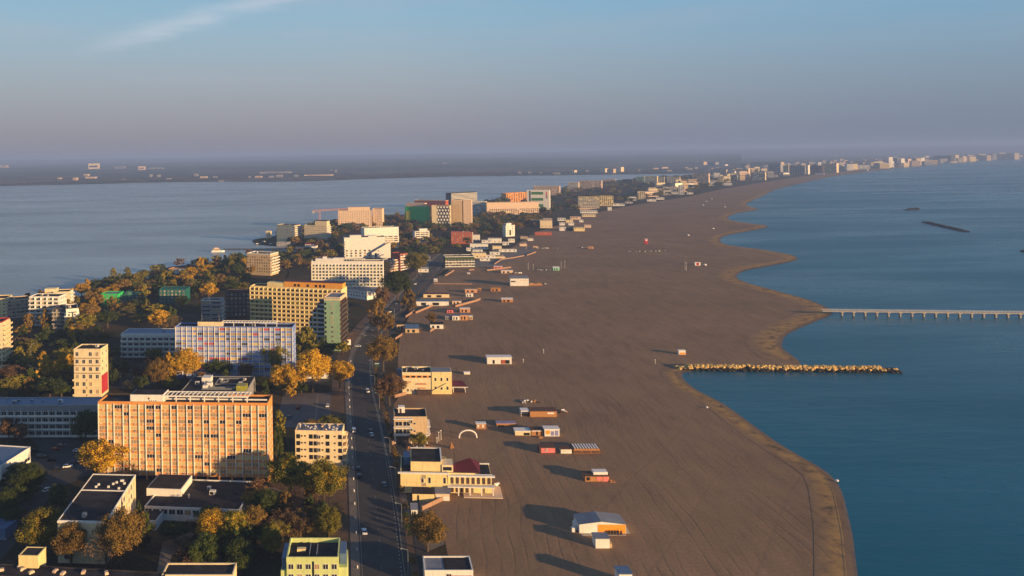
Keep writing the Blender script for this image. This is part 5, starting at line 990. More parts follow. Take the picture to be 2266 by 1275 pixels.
# inflatable-like white arch, tipi, masts, small white boats on the sand
p0 = G(1016, 970); p1 = G(1055, 970); wA = (p1 - p0).length; q = MB(); pts = [(wA / 2 - wA / 2 * cos(a), 0, hgt(1035, 953, 970) * sin(a) ** 0.8) for a in [i * pi / 14 for i in range(15)]]
for a, c in zip(pts, pts[1:]): q.tube(a, c, 0.38, 0.38, 8)
tag(q.build('entrance_arch', [AW], None, (p0.x, p0.y, 0.1)), 'white round arch standing on the sand', 'arch')
p0 = G(999, 992); q = MB()
for i in range(6):
    a = i * pi / 3; q.tube((1.3 * cos(a), 1.3 * sin(a), 0), (-0.15 * cos(a), -0.15 * sin(a), 2.9), 0.09, 0.07)
q.lathe([(1.0, 0.1), (0.1, 2.5)], 6); tag(q.build('tipi', [WOOD], None, (p0.x, p0.y, 0.05)), 'small wooden tipi below the arch', 'tipi')
for x, y, hh, lb in ((967, 983, 3.2, 'shortest of the white poles beside the tipi'), (971, 977, 4.6, 'left tall pole beside the beige house'), (976, 974, 4.8, 'right tall pole beside the beige house'), (1516, 597, 9, 'left of the thin pole pair near the lifeguard cabin'), (1519, 599, 9, 'right of the thin pole pair near the lifeguard cabin'), (1203, 783, 3, 'lone short pole in the middle of the sand'), (1169, 597, 8, 'tall pole left of the pink low hut'), (1242, 595, 8, 'pole right of the mint green hut'), (1250, 594, 9, 'furthest right pole by the mint green hut'), (1180, 597, 6, 'thin pole between the huts by the terracotta wall'), (1450, 806, 3, 'grey post at the root of the jetty'), (1158, 803, 2.5, 'post at the dark end of the white beach house')):
    p_ = G(x, y); q = MB(); q.tube((0, 0, -.2), (0, 0, hh), .14, .08, 6); q.box(-.35, .35, -.05, .05, hh - .4, hh - .1); tag(q.build('pole', [AW], None, (p_.x, p_.y, .05)), lb, 'pole')
bm_ = MB(); bm_.lathe([(0.05, 0), (1.2, .1), (1.5, .6), (1.1, 1.4), (0.1, 1.7)], 10)
bme = bm_.mesh('beach_pod', [AW])
for x, y, lb in ((1523, 522, 'white pod in the middle of the sand below the far points'), (1578, 507, 'white pod near the third sandy point'), (1604, 459, 'brightest white pod close to the far cove'), (1556, 455, 'pale pod left of the brightest one'), (1563, 447, 'tall pale pod beside two others'), (1575, 441, 'farthest small pod on the sand'), (1560, 588, 'tiny white pod right of the lifeguard cabin'), (1583, 813, 'white post-like pod on the jetty root'), (1852, 1066, 'tiny white figure-like buoy at the waterline'), (1564, 903, 'small red and white marker near the cove')):
    p_ = G(x, y); o = link('beach_pod', bme, None, (p_.x, p_.y, .1)); s_ = .5 if y > 700 else 1.3; o.scale = (s_, s_, s_); tag(o, lb, 'beach pod', 'small pods dotted on the sand')
# ------------------------------------------------------------------ roads, pavements, markings
asph, t, b = nodes_mat('asphalt'); pos = N('ShaderNodeNewGeometry', t).outputs['Position']
c1 = rampn(t, noise(t, pos, 0.08, 6), [(0.3, P(48, 47, 48)), (0.7, P(66, 64, 63))]); c2 = rampn(t, noise(t, pos, 1.5, 4), [(0.3, (0.85, 0.85, 0.85)), (0.7, (1.1, 1.1, 1.1))])
t.links.new(mixn(t, 1.0, c1, c2, 'MULTIPLY'), b.inputs['Base Color']); b.inputs['Roughness'].default_value = 0.9
PAVE = mat('paving_slabs', P(118, 108, 98), var=0.25, scale=0.2); KERB = mat('kerb_stone', P(116, 112, 104), var=0.2); LINE = mat('road_paint', P(150, 146, 138), var=0.4, scale=0.8)
DIRT = mat('bare_earth', P(100, 78, 58), var=0.35, scale=0.12)
RL = [(800, 1500), (797, 1275), (790, 1130), (783, 1000), (777, 900), (775, 850), (779, 800), (790, 765), (803, 742), (824, 715), (852, 685), (882, 655), (915, 622), (940, 596), (962, 572), (976, 562)]
RR = [(925, 1500), (895, 1275), (877, 1130), (857, 1010), (838, 920), (824, 860), (820, 815), (826, 775), (840, 747), (860, 718), (884, 688), (908, 660), (936, 628), (958, 602), (978, 577), (990, 567)]
rl = wp(RL, 6); rr_ = wp(RR, 6)
def strip(name, A, B, z, m, h=0.0, close=True):
    vs = []; fs = []
    for a, c in zip(A, B): vs += [(a[0], a[1], z), (c[0], c[1], z)]
    n = len(A)
    for i in range(n - 1): fs.append((2 * i, 2 * i + 1, 2 * i + 3, 2 * i + 2))
    if h:
        k = len(vs); vs += [(v[0], v[1], z - h) for v in vs]
        for i in range(n - 1): fs += [(2 * i, 2 * i + 2, k + 2 * i + 2, k + 2 * i), (2 * i + 1, k + 2 * i + 1, k + 2 * i + 3, 2 * i + 3)]
    me = bpy.data.meshes.new(name); me.from_pydata(vs, [], fs); me.materials.append(m); me.update()
    bm = bmesh.new(); bm.from_mesh(me); bmesh.ops.recalc_face_normals(bm, faces=bm.faces)
    for f in bm.faces:
        if abs(f.normal.z) > .9 and f.normal.z < 0: f.normal_flip()
    bm.to_mesh(me); bm.free(); return tag(link(name, me), kind='structure')
strip('road', rl, rr_, 0.10, asph)
strip('kerb', offset(rl, 0.35), rl, 0.24, KERB, 0.2); strip('kerb', rr_, offset(rr_, -0.35), 0.24, KERB, 0.2)
strip('pavement', offset(rl, 3.0), offset(rl, 0.36), 0.22, PAVE, 0.2); strip('pavement', offset(rr_, -0.36), offset(rr_, -2.2), 0.22, asph, 0.2)
strip('promenade', offset(rr_, -5.0), offset(rr_, -9.5), 0.20, asph, 0.15)
strip('planting_strip', offset(rl, 11), offset(rl, 3.0), 0.09, DIRT)
strip('planting_bed', offset(rr_, -2.2), offset(rr_, -5.0), 0.12, DIRT)
# painted marks: parking ticks on the beach side, broken lane lines
mid = [((a[0] + c[0]) / 2, (a[1] + c[1]) / 2) for a, c in zip(rl, rr_)]
def along(path, step, s0=0, s1=1e9):
    o = []; acc_ = 0; nxt = s0
    for a, c in zip(path, path[1:]):
        d = sqrt((c[0] - a[0]) ** 2 + (c[1] - a[1]) ** 2)
        while acc_ + d >= nxt and nxt < s1:
            u = (nxt - acc_) / d; o.append((a[0] + (c[0] - a[0]) * u, a[1] + (c[1] - a[1]) * u, atan2(c[1] - a[1], c[0] - a[0]))); nxt += step
        acc_ += d
    return o
def marks(name, pts, L_, w_, z=0.114):
    q = MB()
    for x, y, a in pts:
        c, s_ = cos(a), sin(a); q.poly([(x + c * dx - s_ * dy, y + s_ * dx + c * dy, z) for dx, dy in ((-L_ / 2, -w_ / 2), (L_ / 2, -w_ / 2), (L_ / 2, w_ / 2), (-L_ / 2, w_ / 2))])
    o = q.build(name, [LINE]); tag(o, kind='structure')
marks('road_marking', along(offset(rr_, 0.9), 2.6, 30, 420), 0.9, 0.35); marks('road_marking', along(mid, 9, 20, 700), 3, 0.1); marks('road_marking', along(offset(rl, -0.7), 1.0, 20, 500), 1.05, 0.14)
strip('median', offset(rr_, 0.5)[18:60], offset(rr_, 0.2)[18:60], 0.2, LINE, 0.1)
def psheet(name, pts, z, m): return sheet(name, [tuple(G(x, y)[:2]) for x, y in pts], z, m)
psheet('parking_lot', [(626, 872), (768, 868), (771, 945), (700, 950), (612, 945)], 0.06, mat('sunlit_tone_asphalt', P(98, 92, 90), var=.25, scale=.15))  # lighter than the road asphalt: sunlight on the lot is put into its colour
psheet('parking_path', [(700, 874), (706, 874), (700, 948), (694, 948)], 0.09, PAVE)
psheet('side_street', [(-60, 1010), (40, 1005), (140, 1022), (210, 1030), (200, 1050), (120, 1085), (60, 1170), (-40, 1290), (-200, 1290)], 0.06, asph)
psheet('side_street', [(60, 905), (130, 960), (200, 985), (210, 1030), (120, 1022), (70, 975), (20, 930)], 0.09, asph)
psheet('side_street', [(640, 845), (776, 812), (776, 832), (700, 850), (640, 868)], 0.07, asph)
psheet('side_street', [(240, 835), (330, 800), (395, 800), (330, 860), (240, 860)], 0.07, asph)
psheet('side_street', [(600, 790), (700, 762), (790, 775), (786, 795), (700, 800), (600, 812)], 0.08, asph)
psheet('path', [(360, 1200), (420, 1178), (430, 1182), (380, 1230), (372, 1275), (345, 1275)], 0.06, PAVE)
psheet('path', [(420, 1072), (600, 1078), (640, 1092), (600, 1088), (420, 1082)], 0.07, PAVE)
psheet('verge', [(600, 1070), (775, 1060), (782, 1275), (755, 1275), (740, 1180), (600, 1110)], 0.04, DIRT)
psheet('square', [(895, 700), (960, 655), (1040, 628), (1110, 600), (1085, 575), (1000, 590), (960, 630), (905, 680)], 0.12, sm)
psheet('yard', [(955, 600), (1010, 594), (1090, 590), (1160, 568), (1185, 556), (1175, 545), (1120, 556), (1050, 575), (985, 585)], 0.14, PAVE)
psheet('yard', [(885, 1090), (940, 1085), (945, 1110), (960, 1150), (985, 1205), (950, 1220), (915, 1190), (895, 1130)], 0.14, PAVE)
psheet('quay', [(560, 553), (640, 545), (700, 548), (700, 554), (560, 558)], 0.1, CONC)
# ------------------------------------------------------------------ cars
def car_proto(paint, van=False):
    root = empty('parked_car', (0, 0, 0)); L_, W2 = 4.3, 0.88; pr = [(-2.15, .35), (2.1, .35), (2.15, .7), (1.9, .85), (1.0, .95), (-1.9, .98), (-2.15, .8)] if not van else [(-2.4, .4), (2.3, .4), (2.35, .9), (1.9, 1.2), (-2.4, 1.25)]
    q = MB(); n = len(pr); q.poly([(x, -W2, z) for x, z in pr]); q.poly([(x, W2, z) for x, z in reversed(pr)])
    for i in range(n): a, c = pr[i], pr[(i + 1) % n]; q.poly([(c[0], -W2, c[1]), (a[0], -W2, a[1]), (a[0], W2, a[1]), (c[0], W2, c[1])])
    q.build('body', [paint], root)
    gp = [(-1.75, .97), (1.0, .95), (.35, 1.42), (-1.3, 1.44)] if not van else [(-2.35, 1.24), (1.85, 1.2), (1.3, 1.95), (-2.3, 2.0)]
    q = MB(); w2 = .7 if not van else .82; q.poly([(x, -(W2 - .05 if z < 1.3 else w2), z) for x, z in gp], 0); q.poly([(x, (W2 - .05 if z < 1.3 else w2), z) for x, z in reversed(gp)], 0)
    for i in range(4): a, c = gp[i], gp[(i + 1) % 4]; fa = W2 - .05 if a[1] < 1.3 else w2; fc = W2 - .05 if c[1] < 1.3 else w2; q.poly([(c[0], -fc, c[1]), (a[0], -fa, a[1]), (a[0], fa, a[1]), (c[0], fc, c[1])], 1 if i == 2 else 0)
    q.build('cabin', [GLASS, paint], root)
    wmb = MB(); wmb.tube((0, -.1, 0), (0, .1, 0), .32, .32, 12); wme = wmb.mesh('wheel', [RUBBER])
    for x in (-1.35, 1.35):
        for y in (-.82, .82): o = link('wheel', wme, root); o.location = (x, y, .33)
    for y in (-.6, .6): q = MB(); q.box(2.0, 2.17, y - .18, y + .18, .6, .74); q.build('headlight', [AW], root)
    return root
PT = {'white': car_proto(mat('white_car_paint', P(220, 220, 222), rough=.25, var=.03, spec=.6)), 'black': car_proto(mat('black_car_paint', P(24, 25, 28), rough=.2, var=.03, spec=.6)), 'silver': car_proto(mat('silver_car_paint', P(130, 134, 140), rough=.25, var=.03, metal=.5)), 'red': car_proto(mat('red_car_paint', P(120, 24, 24), rough=.25, var=.03)), 'van': car_proto(mat('white_car_paint', P(220, 220, 222)), True)}
used = set()
def car(kind, x, y, rot, label):
    p_ = G(x, y); r = PT[kind]
    if kind in used:
        r0 = r; r = r0.copy(); COL.objects.link(r)
        for ch in list(r0.children): c = ch.copy(); COL.objects.link(c); c.parent = r
    used.add(kind); r.location = (p_.x, p_.y, .11); r.rotation_euler = (0, 0, radians(rot)); tag(r, label, 'car' if kind != 'van' else 'van', 'cars on the streets')
for a in (('white', 822, 964, 100, 'white car beside the dark one on the boulevard'), ('black', 820, 956, 100, 'dark car just behind the white one on the boulevard'), ('van', 783, 956, 96, 'white van at the left kerb by the cream hotel'), ('van', 813, 868, 100, 'white van driving on the far side past the golden tree'), ('black', 793, 1040, 94, 'front black car of two parked at the left kerb'), ('black', 795, 1056, 94, 'rear black car of two parked at the left kerb'),
    ('white', 792, 768, 170, 'white car turning below the sage green tower'), ('silver', 845, 706, 45, 'silver car among the trees by the road bend'), ('white', 862, 692, 45, 'white car further up the tree lined road'), ('silver', 876, 674, 48, 'last silver car before the yellow brown trees'),
    ('white', 150, 1035, 20, 'white car parked in the shaded left street'), ('silver', 164, 1026, 20, 'silver car next to the white one in the left street'), ('black', 116, 1020, 5, 'black car under the shaded white hotel'), ('white', 104, 1087, 70, 'white car alone in the lower left street'), ('black', 78, 1000, 10, 'black car nearest the dark hedge in the shade'), ('silver', 136, 988, 0, 'silver car deep in the shaded car park'), ('red', 124, 996, 0, 'red car deep in the shaded car park'),
    ('white', 8, 838, 20, 'white car at the left edge by the balconied block'), ('white', 302, 838, 0, 'white car behind the orange hotel among trees'), ('silver', 285, 846, 10, 'silver car behind the orange hotel'), ('black', 825, 735, 60, 'black car at the dark bend of the boulevard'), ('silver', 806, 745, 60, 'silver car at the mouth of the bend'), ('white', 918, 630, 50, 'white car far up the shaded road'), ('silver', 930, 610, 50, 'silver car far up the shaded road'), ('silver', 90, 1012, 5, 'silver car between two black ones in the shade'), ('black', 128, 1040, 20, 'black car at the near kerb of the left street'), ('white', 172, 1000, 10, 'white car at the corner below the shaded hotel'), ('silver', 60, 1060, 70, 'silver car going down the left street'), ('black', 325, 830, 0, 'black car behind the orange hotel among trees'), ('white', 725, 900, 88, 'white car on the right of the parking lot'), ('black', 745, 930, 88, 'black car at the near corner of the parking lot'), ('silver', 640, 925, 80, 'silver car at the left of the parking lot'), ('white', 806, 1180, 95, 'white car driving up the nearest stretch of boulevard'), ('silver', 850, 1075, 98, 'silver car on the beach side of the boulevard by the restaurant'), ('white', 690, 785, 5, 'white car in the street left of the golden kerb tree'), ('silver', 655, 782, 5, 'silver car in the street under the blue hotel corner'), ('red', 720, 783, 5, 'red car in the street near the green tower'), ('white', 150, 950, 15, 'white car in front of the long shaded hotel'), ('red', 660, 905, 80, 'red car in the empty parking lot')): car(*a)
for k, r in PT.items():
    if k not in used: 
        for c in list(r.children): bpy.data.objects.remove(c)
        bpy.data.objects.remove(r)
# bollards along the left pavement, street lamps
q = MB(); q.lathe([(0.0, 0), (.2, 0), (.2, .7), (.15, .95), (0, 1.05)], 8); bol = q.mesh('bollard', [AW])
for i, (x, y, a) in enumerate(along(offset(rl, 0.8), 12, 55, 330)): tag(link('bollard', bol, None, (x, y, .22)), 'white round-topped bollard on the left pavement of the boulevard', 'bollard', 'white bollards along the boulevard')
def lamp(x, y, hh, rot, label):
    p_ = G(x, y); r = empty('street_lamp', (p_.x, p_.y, .1), radians(rot), label, 'street lamp', 'street lamps'); q = MB(); q.tube((0, 0, 0), (0, 0, hh), .14, .08, 6); q.tube((0, 0, hh), (1.8, 0, hh + .5), .07, .05, 6); q.build('pole', [METAL], r); q = MB(); q.box(1.5, 2.5, -.18, .18, hh + .4, hh + .58); q.build('lamp_head', [GREY], r)
for i, (x, y, a) in enumerate(along(offset(rr_, -1.2), 34, 50, 520)):
    r = empty('street_lamp', (x, y, .2), a + pi / 2, 'grey street lamp leaning over the beach side of the boulevard', 'street lamp', 'lamps along the boulevard'); q = MB(); q.tube((0, 0, 0), (0, 0, 8.5), .13, .08, 6); q.tube((0, 0, 8.5), (1.8, 0, 9), .07, .05, 6); q.build('pole', [METAL], r); q = MB(); q.box(1.5, 2.5, -.18, .18, 8.9, 9.08); q.build('lamp_head', [GREY], r)
lamp(69, 802, 12, 20, 'tall lamp post at the left by the dark trees'); lamp(142, 756, 12, 10, 'lamp post in front of the striped white hotel'); lamp(104, 848, 12, 200, 'lamp post between the two yellow trees'); lamp(1040, 536, 14, 0, 'tall mast beside the red brick hotel'); lamp(943, 590, 15, 0, 'tall mast at the end of the tree lined road')
# ropeway beam at left with orange truss
pa = G(62, 808, 6); pb = G(105, 826, 6); q = MB(); q.tube(pa, pb, .5, .5, 4); q.tube((pa.x, pa.y, 0), pa, .3, .3, 6); q.tube((pb.x, pb.y, 0), pb, .3, .3, 6); tag(q.build('pipe_bridge', [OWALL]), 'orange pipe bridge on posts between the left trees', 'pipe bridge')
# tower crane
p_ = G(708, 520); hh = hgt(708, 468, 520); r = empty('tower_crane', (p_.x, p_.y, 0), 0.15, 'orange tower crane above the lakeside apartment complex', 'crane'); CR = mat('crane_paint', P(214, 140, 90)); q = MB(); s_ = 1.0
for dx in (-s_, s_):
    for dy in (-s_, s_): q.tube((dx, dy, 0), (dx, dy, hh), .18, .18, 4)
k = 0
while k * 3 < hh - 3: q.tube((-s_, -s_, k * 3), (s_, -s_, k * 3 + 3), .1, .1, 4); k += 1
q.build('mast', [CR], r); q = MB(); q.tube((-12, 0, hh), (50, 0, hh + 3), .35, .3, 4); q.tube((-12, 0, hh + 2.4), (50, 0, hh + 4.6), .25, .2, 4)
for i in range(16): q.tube((-12 + i * 3.8, 0, hh + .2 * i), (-10 + i * 3.8, 0, hh + 2.5 + .14 * i), .14, .14, 4)
q.build('jib', [CR], r); q = MB(); q.box(-13, -9, -1, 1, hh - 2.6, hh + .3); q.build('counterweight', [CONC], r)
# ------------------------------------------------------------------ pier, jetty, breakwaters, marina
pA = G(1836, 697); pB = G(2420, 704); v = pB - pA; rz = atan2(v.y, v.x); L_ = v.length; zd = hgt(1838, 687, 697)
r = empty('pier', (pA.x, pA.y, -0.5), rz, 'long white concrete pier on evenly spaced pillars running out to sea', 'pier'); zd += .3
q = MB(); q.box(-6, L_, -1.6, 1.6, zd - .7, zd); q.build('deck', [CONC], r)
st = (G(1888, 697.5) - G(1862, 697)).length
for sgn in (-1, 1):
    q = MB(); q.box(-6, L_, sgn * 1.5 - .05, sgn * 1.5 + .05, zd + 1.0, zd + 1.12); q.box(-6, L_, sgn * 1.5 - .04, sgn * 1.5 + .04, zd + .5, zd + .58)
    for i in range(int(L_ / 2.6)): q.box(i * 2.6, i * 2.6 + .12, sgn * 1.5 - .06, sgn * 1.5 + .06, zd, zd + 1.1)
    q.build('railing', [WHITE], r)
q = MB(); q.box(-.5, .5, -1.1, 1.1, -2, zd - 1.3); q.prism([(-1.3, -1.5), (1.3, -1.5), (1.3, 1.5), (-1.3, 1.5)], zd - 1.3, zd - .71); pm = q.mesh('pillar', [CONC]); d0 = (G(1862, 697) - pA).length
k = 0
while d0 + k * st < L_ and k < 60: o = link('pillar', pm, r); o.location = (d0 + k * st, 0, 0); k += 1
ROCK = mat('boulder_limestone', P(204, 170, 104), var=0.45, scale=0.7, bump=0.4); RDARK = mat('wet_boulder', P(44, 40, 36), var=0.4, scale=0.8)
def rock_mb(seed):
    rn = random.Random(seed); bm = bmesh.new(); bmesh.ops.create_icosphere(bm, subdivisions=1, radius=1)
    for v_ in bm.verts: v_.co *= rn.uniform(.72, 1.12); v_.co.z *= .75
    q = MB(); q.v = [tuple(v_.co) for v_ in bm.verts]; q.f = [tuple(v_.index for v_ in f.verts) for f in bm.faces]; q.m = [0] * len(q.f); bm.free(); return q
RKS = [rock_mb(i) for i in range(6)]
def rockline(name, label, cat, A_, B_, wd, n, hh, dark=0.25, size=(.6, 1.7), taper=0.1, m=ROCK):
    v = B_ - A_; L_ = v.length; rz = atan2(v.y, v.x); r = empty(name, (A_.x, A_.y, -0.3), rz, label, cat); acc = Acc(r); rn = random.Random(int(L_)); L2 = []
    q = MB(); q.prism([(2, -wd * .35), (L_ - 4, -wd * .35), (L_ - 1, 0), (L_ - 4, wd * .35), (2, wd * .35), (0, 0)], -1.0, hh * .45); q.build('core', [RDARK], r)
    for i in range(n):
        u = rn.random(); t_ = rn.uniform(-1, 1); x = u * L_; env = 1 - abs(t_) ** 1.6; zz = hh * env * (0.5 if u > .93 or u < .05 else 1) - .2; s_ = rn.uniform(*size); front = t_ < -.62 or u > .95
        L2.append((t_, RKS[rn.randrange(6)], (RDARK if (front and zz < 1.0) or m is RDARK else m,), T(x, t_ * wd / 2, zz, rn.uniform(0, 6)) @ Matrix.Rotation(rn.uniform(-.5, .5), 4, 'X') @ Matrix.Diagonal((s_, s_, s_, 1))))
    L2.sort(key=lambda a: a[0])
    for _, mb_, mm_, M in L2: acc.add('boulder', mb_, mm_, M)
    acc.flush()
rockline('rock_jetty', 'long jetty of yellow sunlit boulders reaching from the sand into the sea', 'jetty', G(1498, 815), G(1985, 820), 8.5, 900, 2.5)
q0 = G(1452, 809); heapo = None
rockline('breakwater', 'dark detached breakwater of wet rocks, the longer of two at sea', 'breakwater', G(2046, 492), G(2138, 513), 9, 170, 2.2, size=(1.4, 2.6), m=RDARK)
rockline('breakwater', 'small dark rock mound out at sea behind the longer breakwater', 'breakwater', G(2006, 465), G(2032, 463), 10, 60, 3.0, size=(1.8, 3.0), m=RDARK)
rockline('breakwater', 'tiny dark rock cut off by the right edge of the sea', 'breakwater', G(2262, 556), G(2275, 558), 5, 16, 1.5, size=(1.0, 1.8), m=RDARK)
# marina jetty and ferry boat
a = G(495, 552); c = G(668, 552); rz = atan2(c.y - a.y, c.x - a.x); L_ = (c - a).length; q = MB(); q.box(0, L_, -1.5, 1.5, .3, 1.3)
for i in range(int(L_ / 8)): q.box(i * 8, i * 8 + .8, -1.4, 1.4, -2, .29)
tag(q.build('landing_stage', [mat('dark_timber', P(60, 56, 54))], None, (a.x, a.y, -.3), rz), 'long dark landing stage reaching into the lake', 'landing stage')
p_ = G(482, 557); r = empty('ferry_boat', (p_.x, p_.y, -.45), .1, 'white ferry boat moored at the end of the lake landing stage', 'boat'); q = MB(); q.prism([(-9, -2.6), (6, -2.6), (10, 0), (6, 2.6), (-9, 2.6)], -.3, 2.2); q.build('hull', [WHITE], r); q = MB(); q.box(-7, 3, -2, 2, 2.2, 4.6); q.box(-5, 1, -1.8, 1.8, 4.6, 6.4); q.build('cabin', [SALMON], r); q = MB(); q.box(-6.5, 2.5, -2.06, 2.06, 3, 3.9); q.build('window', [GLASS], r); q = MB(); q.tube((-2, 0, 6.4), (-2, 0, 10), .12, .08); q.build('mast', [METAL], r)
for x, y, l_, lb in ((585, 536, 14, 'dark moored boat at the tip of the promontory'), (570, 541, 10, 'small boat left of the moored ones'), (600, 541, 12, 'low boat beside the grey pavilion'), (680, 556, 9, 'small white boat by the quay'), (655, 557, 9, 'second small white boat by the quay')):
    p_ = G(x, y); r = empty('moored_boat', (p_.x, p_.y, -.4), .05, lb, 'boat', 'boats in the lake marina'); q = MB(); q.prism([(-l_ / 2, -1.4), (l_ / 3, -1.4), (l_ / 2, 0), (l_ / 3, 1.4), (-l_ / 2, 1.4)], -.2, 1.1); q.build('hull', [WHITE if 'white' in lb else DGREY], r); q = MB(); q.box(-l_ / 4, l_ / 8, -1, 1, 1.1, 2.3); q.build('cabin', [WHITE], r)
# ------------------------------------------------------------------ trees
def leaf_mat(name, cols):
    m, t, b = nodes_mat(name); oi = N('ShaderNodeObjectInfo', t); tcn = N('ShaderNodeTexCoord', t).outputs['Object']
    c = rampn(t, noise(t, tcn, 7, 4, .7), [(0.3 + 0.4 * i / (len(cols) - 1), P(*q)) for i, q in enumerate(cols)])
    mr = N('ShaderNodeMapRange', t); mr.inputs[3].default_value = .72; mr.inputs[4].default_value = 1.3; t.links.new(oi.outputs['Random'], mr.inputs[0])
    sc = N('ShaderNodeVectorMath', t, operation='SCALE'); t.links.new(c, sc.inputs[0]); t.links.new(mr.outputs[0], sc.inputs['Scale']); t.links.new(sc.outputs[0], b.inputs['Base Color'])
    b.inputs['Roughness'].default_value = .7; b.inputs['Specular IOR Level'].default_value = .15; return m
LV = {'green': leaf_mat('dark_green_leaves', [(34, 46, 20), (60, 72, 28), (94, 98, 38)]), 'olive': leaf_mat('olive_leaves', [(66, 70, 26), (112, 106, 34), (152, 132, 42)]), 'gold': leaf_mat('golden_leaves', [(100, 92, 24), (176, 138, 28), (220, 170, 42)]), 'rust': leaf_mat('rusty_leaves', [(74, 64, 30), (118, 96, 42), (156, 118, 50)]), 'brown': leaf_mat('withered_leaves', [(74, 58, 42), (104, 80, 54), (130, 100, 66)]), 'mix': leaf_mat('green_and_gold_leaves', [(52, 62, 22), (110, 108, 30), (204, 158, 36)])}
BARK = mat('bark', P(84, 70, 58), var=.3, scale=3)
def crown(seed, shape, ncl, lpc, ls):
    rn = random.Random(seed); q = MB()
    for c in range(ncl):
        a = rn.uniform(0, 2 * pi)
        if shape == 'round':
            u = rn.uniform(-1, 1); r_ = rn.random() ** .38; lobe = 1 + .22 * sin(a * 2 + seed) + .12 * sin(a * 5 + seed * 2); cx = .39 * r_ * sqrt(1 - u * u) * cos(a) * lobe; cy = .39 * r_ * sqrt(1 - u * u) * sin(a) * lobe; cz = .60 + .31 * r_ * u; cr = rn.uniform(.07, .15)
        elif shape == 'tall':
            u = rn.random(); r_ = rn.random() ** .5; wd = .44 * sin(pi * min(1, .12 + u * .86)) ** .7; cx = wd * r_ * cos(a); cy = wd * r_ * sin(a); cz = .12 + .8 * u; cr = rn.uniform(.06, .11)
        elif shape == 'cone':
            u = rn.random() ** .8; r_ = rn.random() ** .4; wd = .42 * (1 - u) + .02; cx = wd * r_ * cos(a); cy = wd * r_ * sin(a); cz = .08 + .88 * u; cr = .05 + .04 * (1 - u)
        else:
            u = rn.uniform(-1, 1); r_ = rn.random() ** .4; cx = .42 * r_ * cos(a) * sqrt(1 - u * u); cy = .42 * r_ * sin(a) * sqrt(1 - u * u); cz = .45 + .4 * r_ * u; cr = rn.uniform(.08, .14)
        for l in range(lpc):
            d = Vector((rn.gauss(0, 1), rn.gauss(0, 1), rn.gauss(0, 1))).normalized(); rad = cr * rn.random() ** .35
            p_ = Vector((cx, cy, cz)) + Vector((d.x, d.y, d.z * .8)) * rad
            nrm = (d + Vector((rn.gauss(0, .5), rn.gauss(0, .5), rn.gauss(0, .5) + .2))).normalized(); t_ = nrm.orthogonal().normalized(); w_ = nrm.cross(t_); s_ = ls * rn.uniform(.55, 1.25); an = rn.uniform(0, 6.28); e1 = (t_ * cos(an) + w_ * sin(an)) * s_; e2 = (w_ * cos(an) - t_ * sin(an)) * s_ * .75
            q.poly([p_ - e1 - e2 * .3, p_ + e2 - e1 * .2, p_ + e1 + e2 * .2, p_ - e2 + e1 * .1])
    return q
def trunk(seed, bare=False):
    rn = random.Random(seed); q = MB(); q.tube((0, 0, -.02), (rn.uniform(-.02, .02), 0, .35), .028, .02, 6)
    def br(p_, d, ln, r_, dep):
        e = p_ + d * ln; q.tube(p_, e, r_, r_ * .6, 4)
        if dep:
            for k in range(3 if bare else 2): br(e - d * ln * rn.uniform(0, .35), (d + Vector((rn.uniform(-.7, .7), rn.uniform(-.7, .7), rn.uniform(-.1, .4)))).normalized(), ln * .68, r_ * .62, dep - 1)
    for k in range(5 if bare else 3):
        a = k * 2.2 + rn.random(); br(Vector((0, 0, rn.uniform(.2, .34))), Vector((cos(a) * .6, sin(a) * .6, .85)).normalized(), .24, .012 if not bare else .011, 3 if bare else 1)
    return q
PR = {}
def proto(shape, k, lv):
    key = (shape, k, lv)
    if key not in PR:
        mk = (shape, k)
        if mk not in PR:
            big = shape
            PR[mk] = {'round': lambda: crown(k * 11 + 1, 'round', 70, 100, .023), 'tall': lambda: crown(k * 7 + 3, 'tall', 56, 90, .026), 'cone': lambda: crown(k + 5, 'cone', 44, 44, .022), 'bare': lambda: crown(k + 9, 'bare', 34, 34, .015), 'bush': lambda: crown(k + 19, 'bush', 26, 44, .04), 'near': lambda: crown(k * 5 + 2, 'round', 120, 150, .0145)}[shape]()
            PR[('t',) + mk] = trunk(k + 3, shape == 'bare').mesh('trunk', [BARK])
        PR[key] = PR[mk].mesh('crown', [LV[lv]])
    return PR[key], PR[('t', shape, k)]
TC = [0]
def tree(p_, w_, h_, shape, lv, label, group=None, name='tree'):
    TC[0] += 1; k = TC[0] % 4; c, t_ = proto(shape, k, lv)
    r = empty(name, (p_[0], p_[1], 0.02), (TC[0] * 2.4) % 6.28, label, 'tree' if name != 'bush' else 'bush', group); s = 1 / .76
    r.scale = (w_ * s, w_ * s * .95, h_)
    link('crown', c, r)
    if shape != 'bush': link('trunk', t_, r)
    return r
def tpx(x, yt, yb, wpx, shape, lv, label, group=None, name='tree'):
    p_ = G(x, yb); s_ = (yb - hor(x)) / H; tree(p_, 1.03 * wpx / s_, hgt(x, yt, yb), shape, lv, label, group, name)
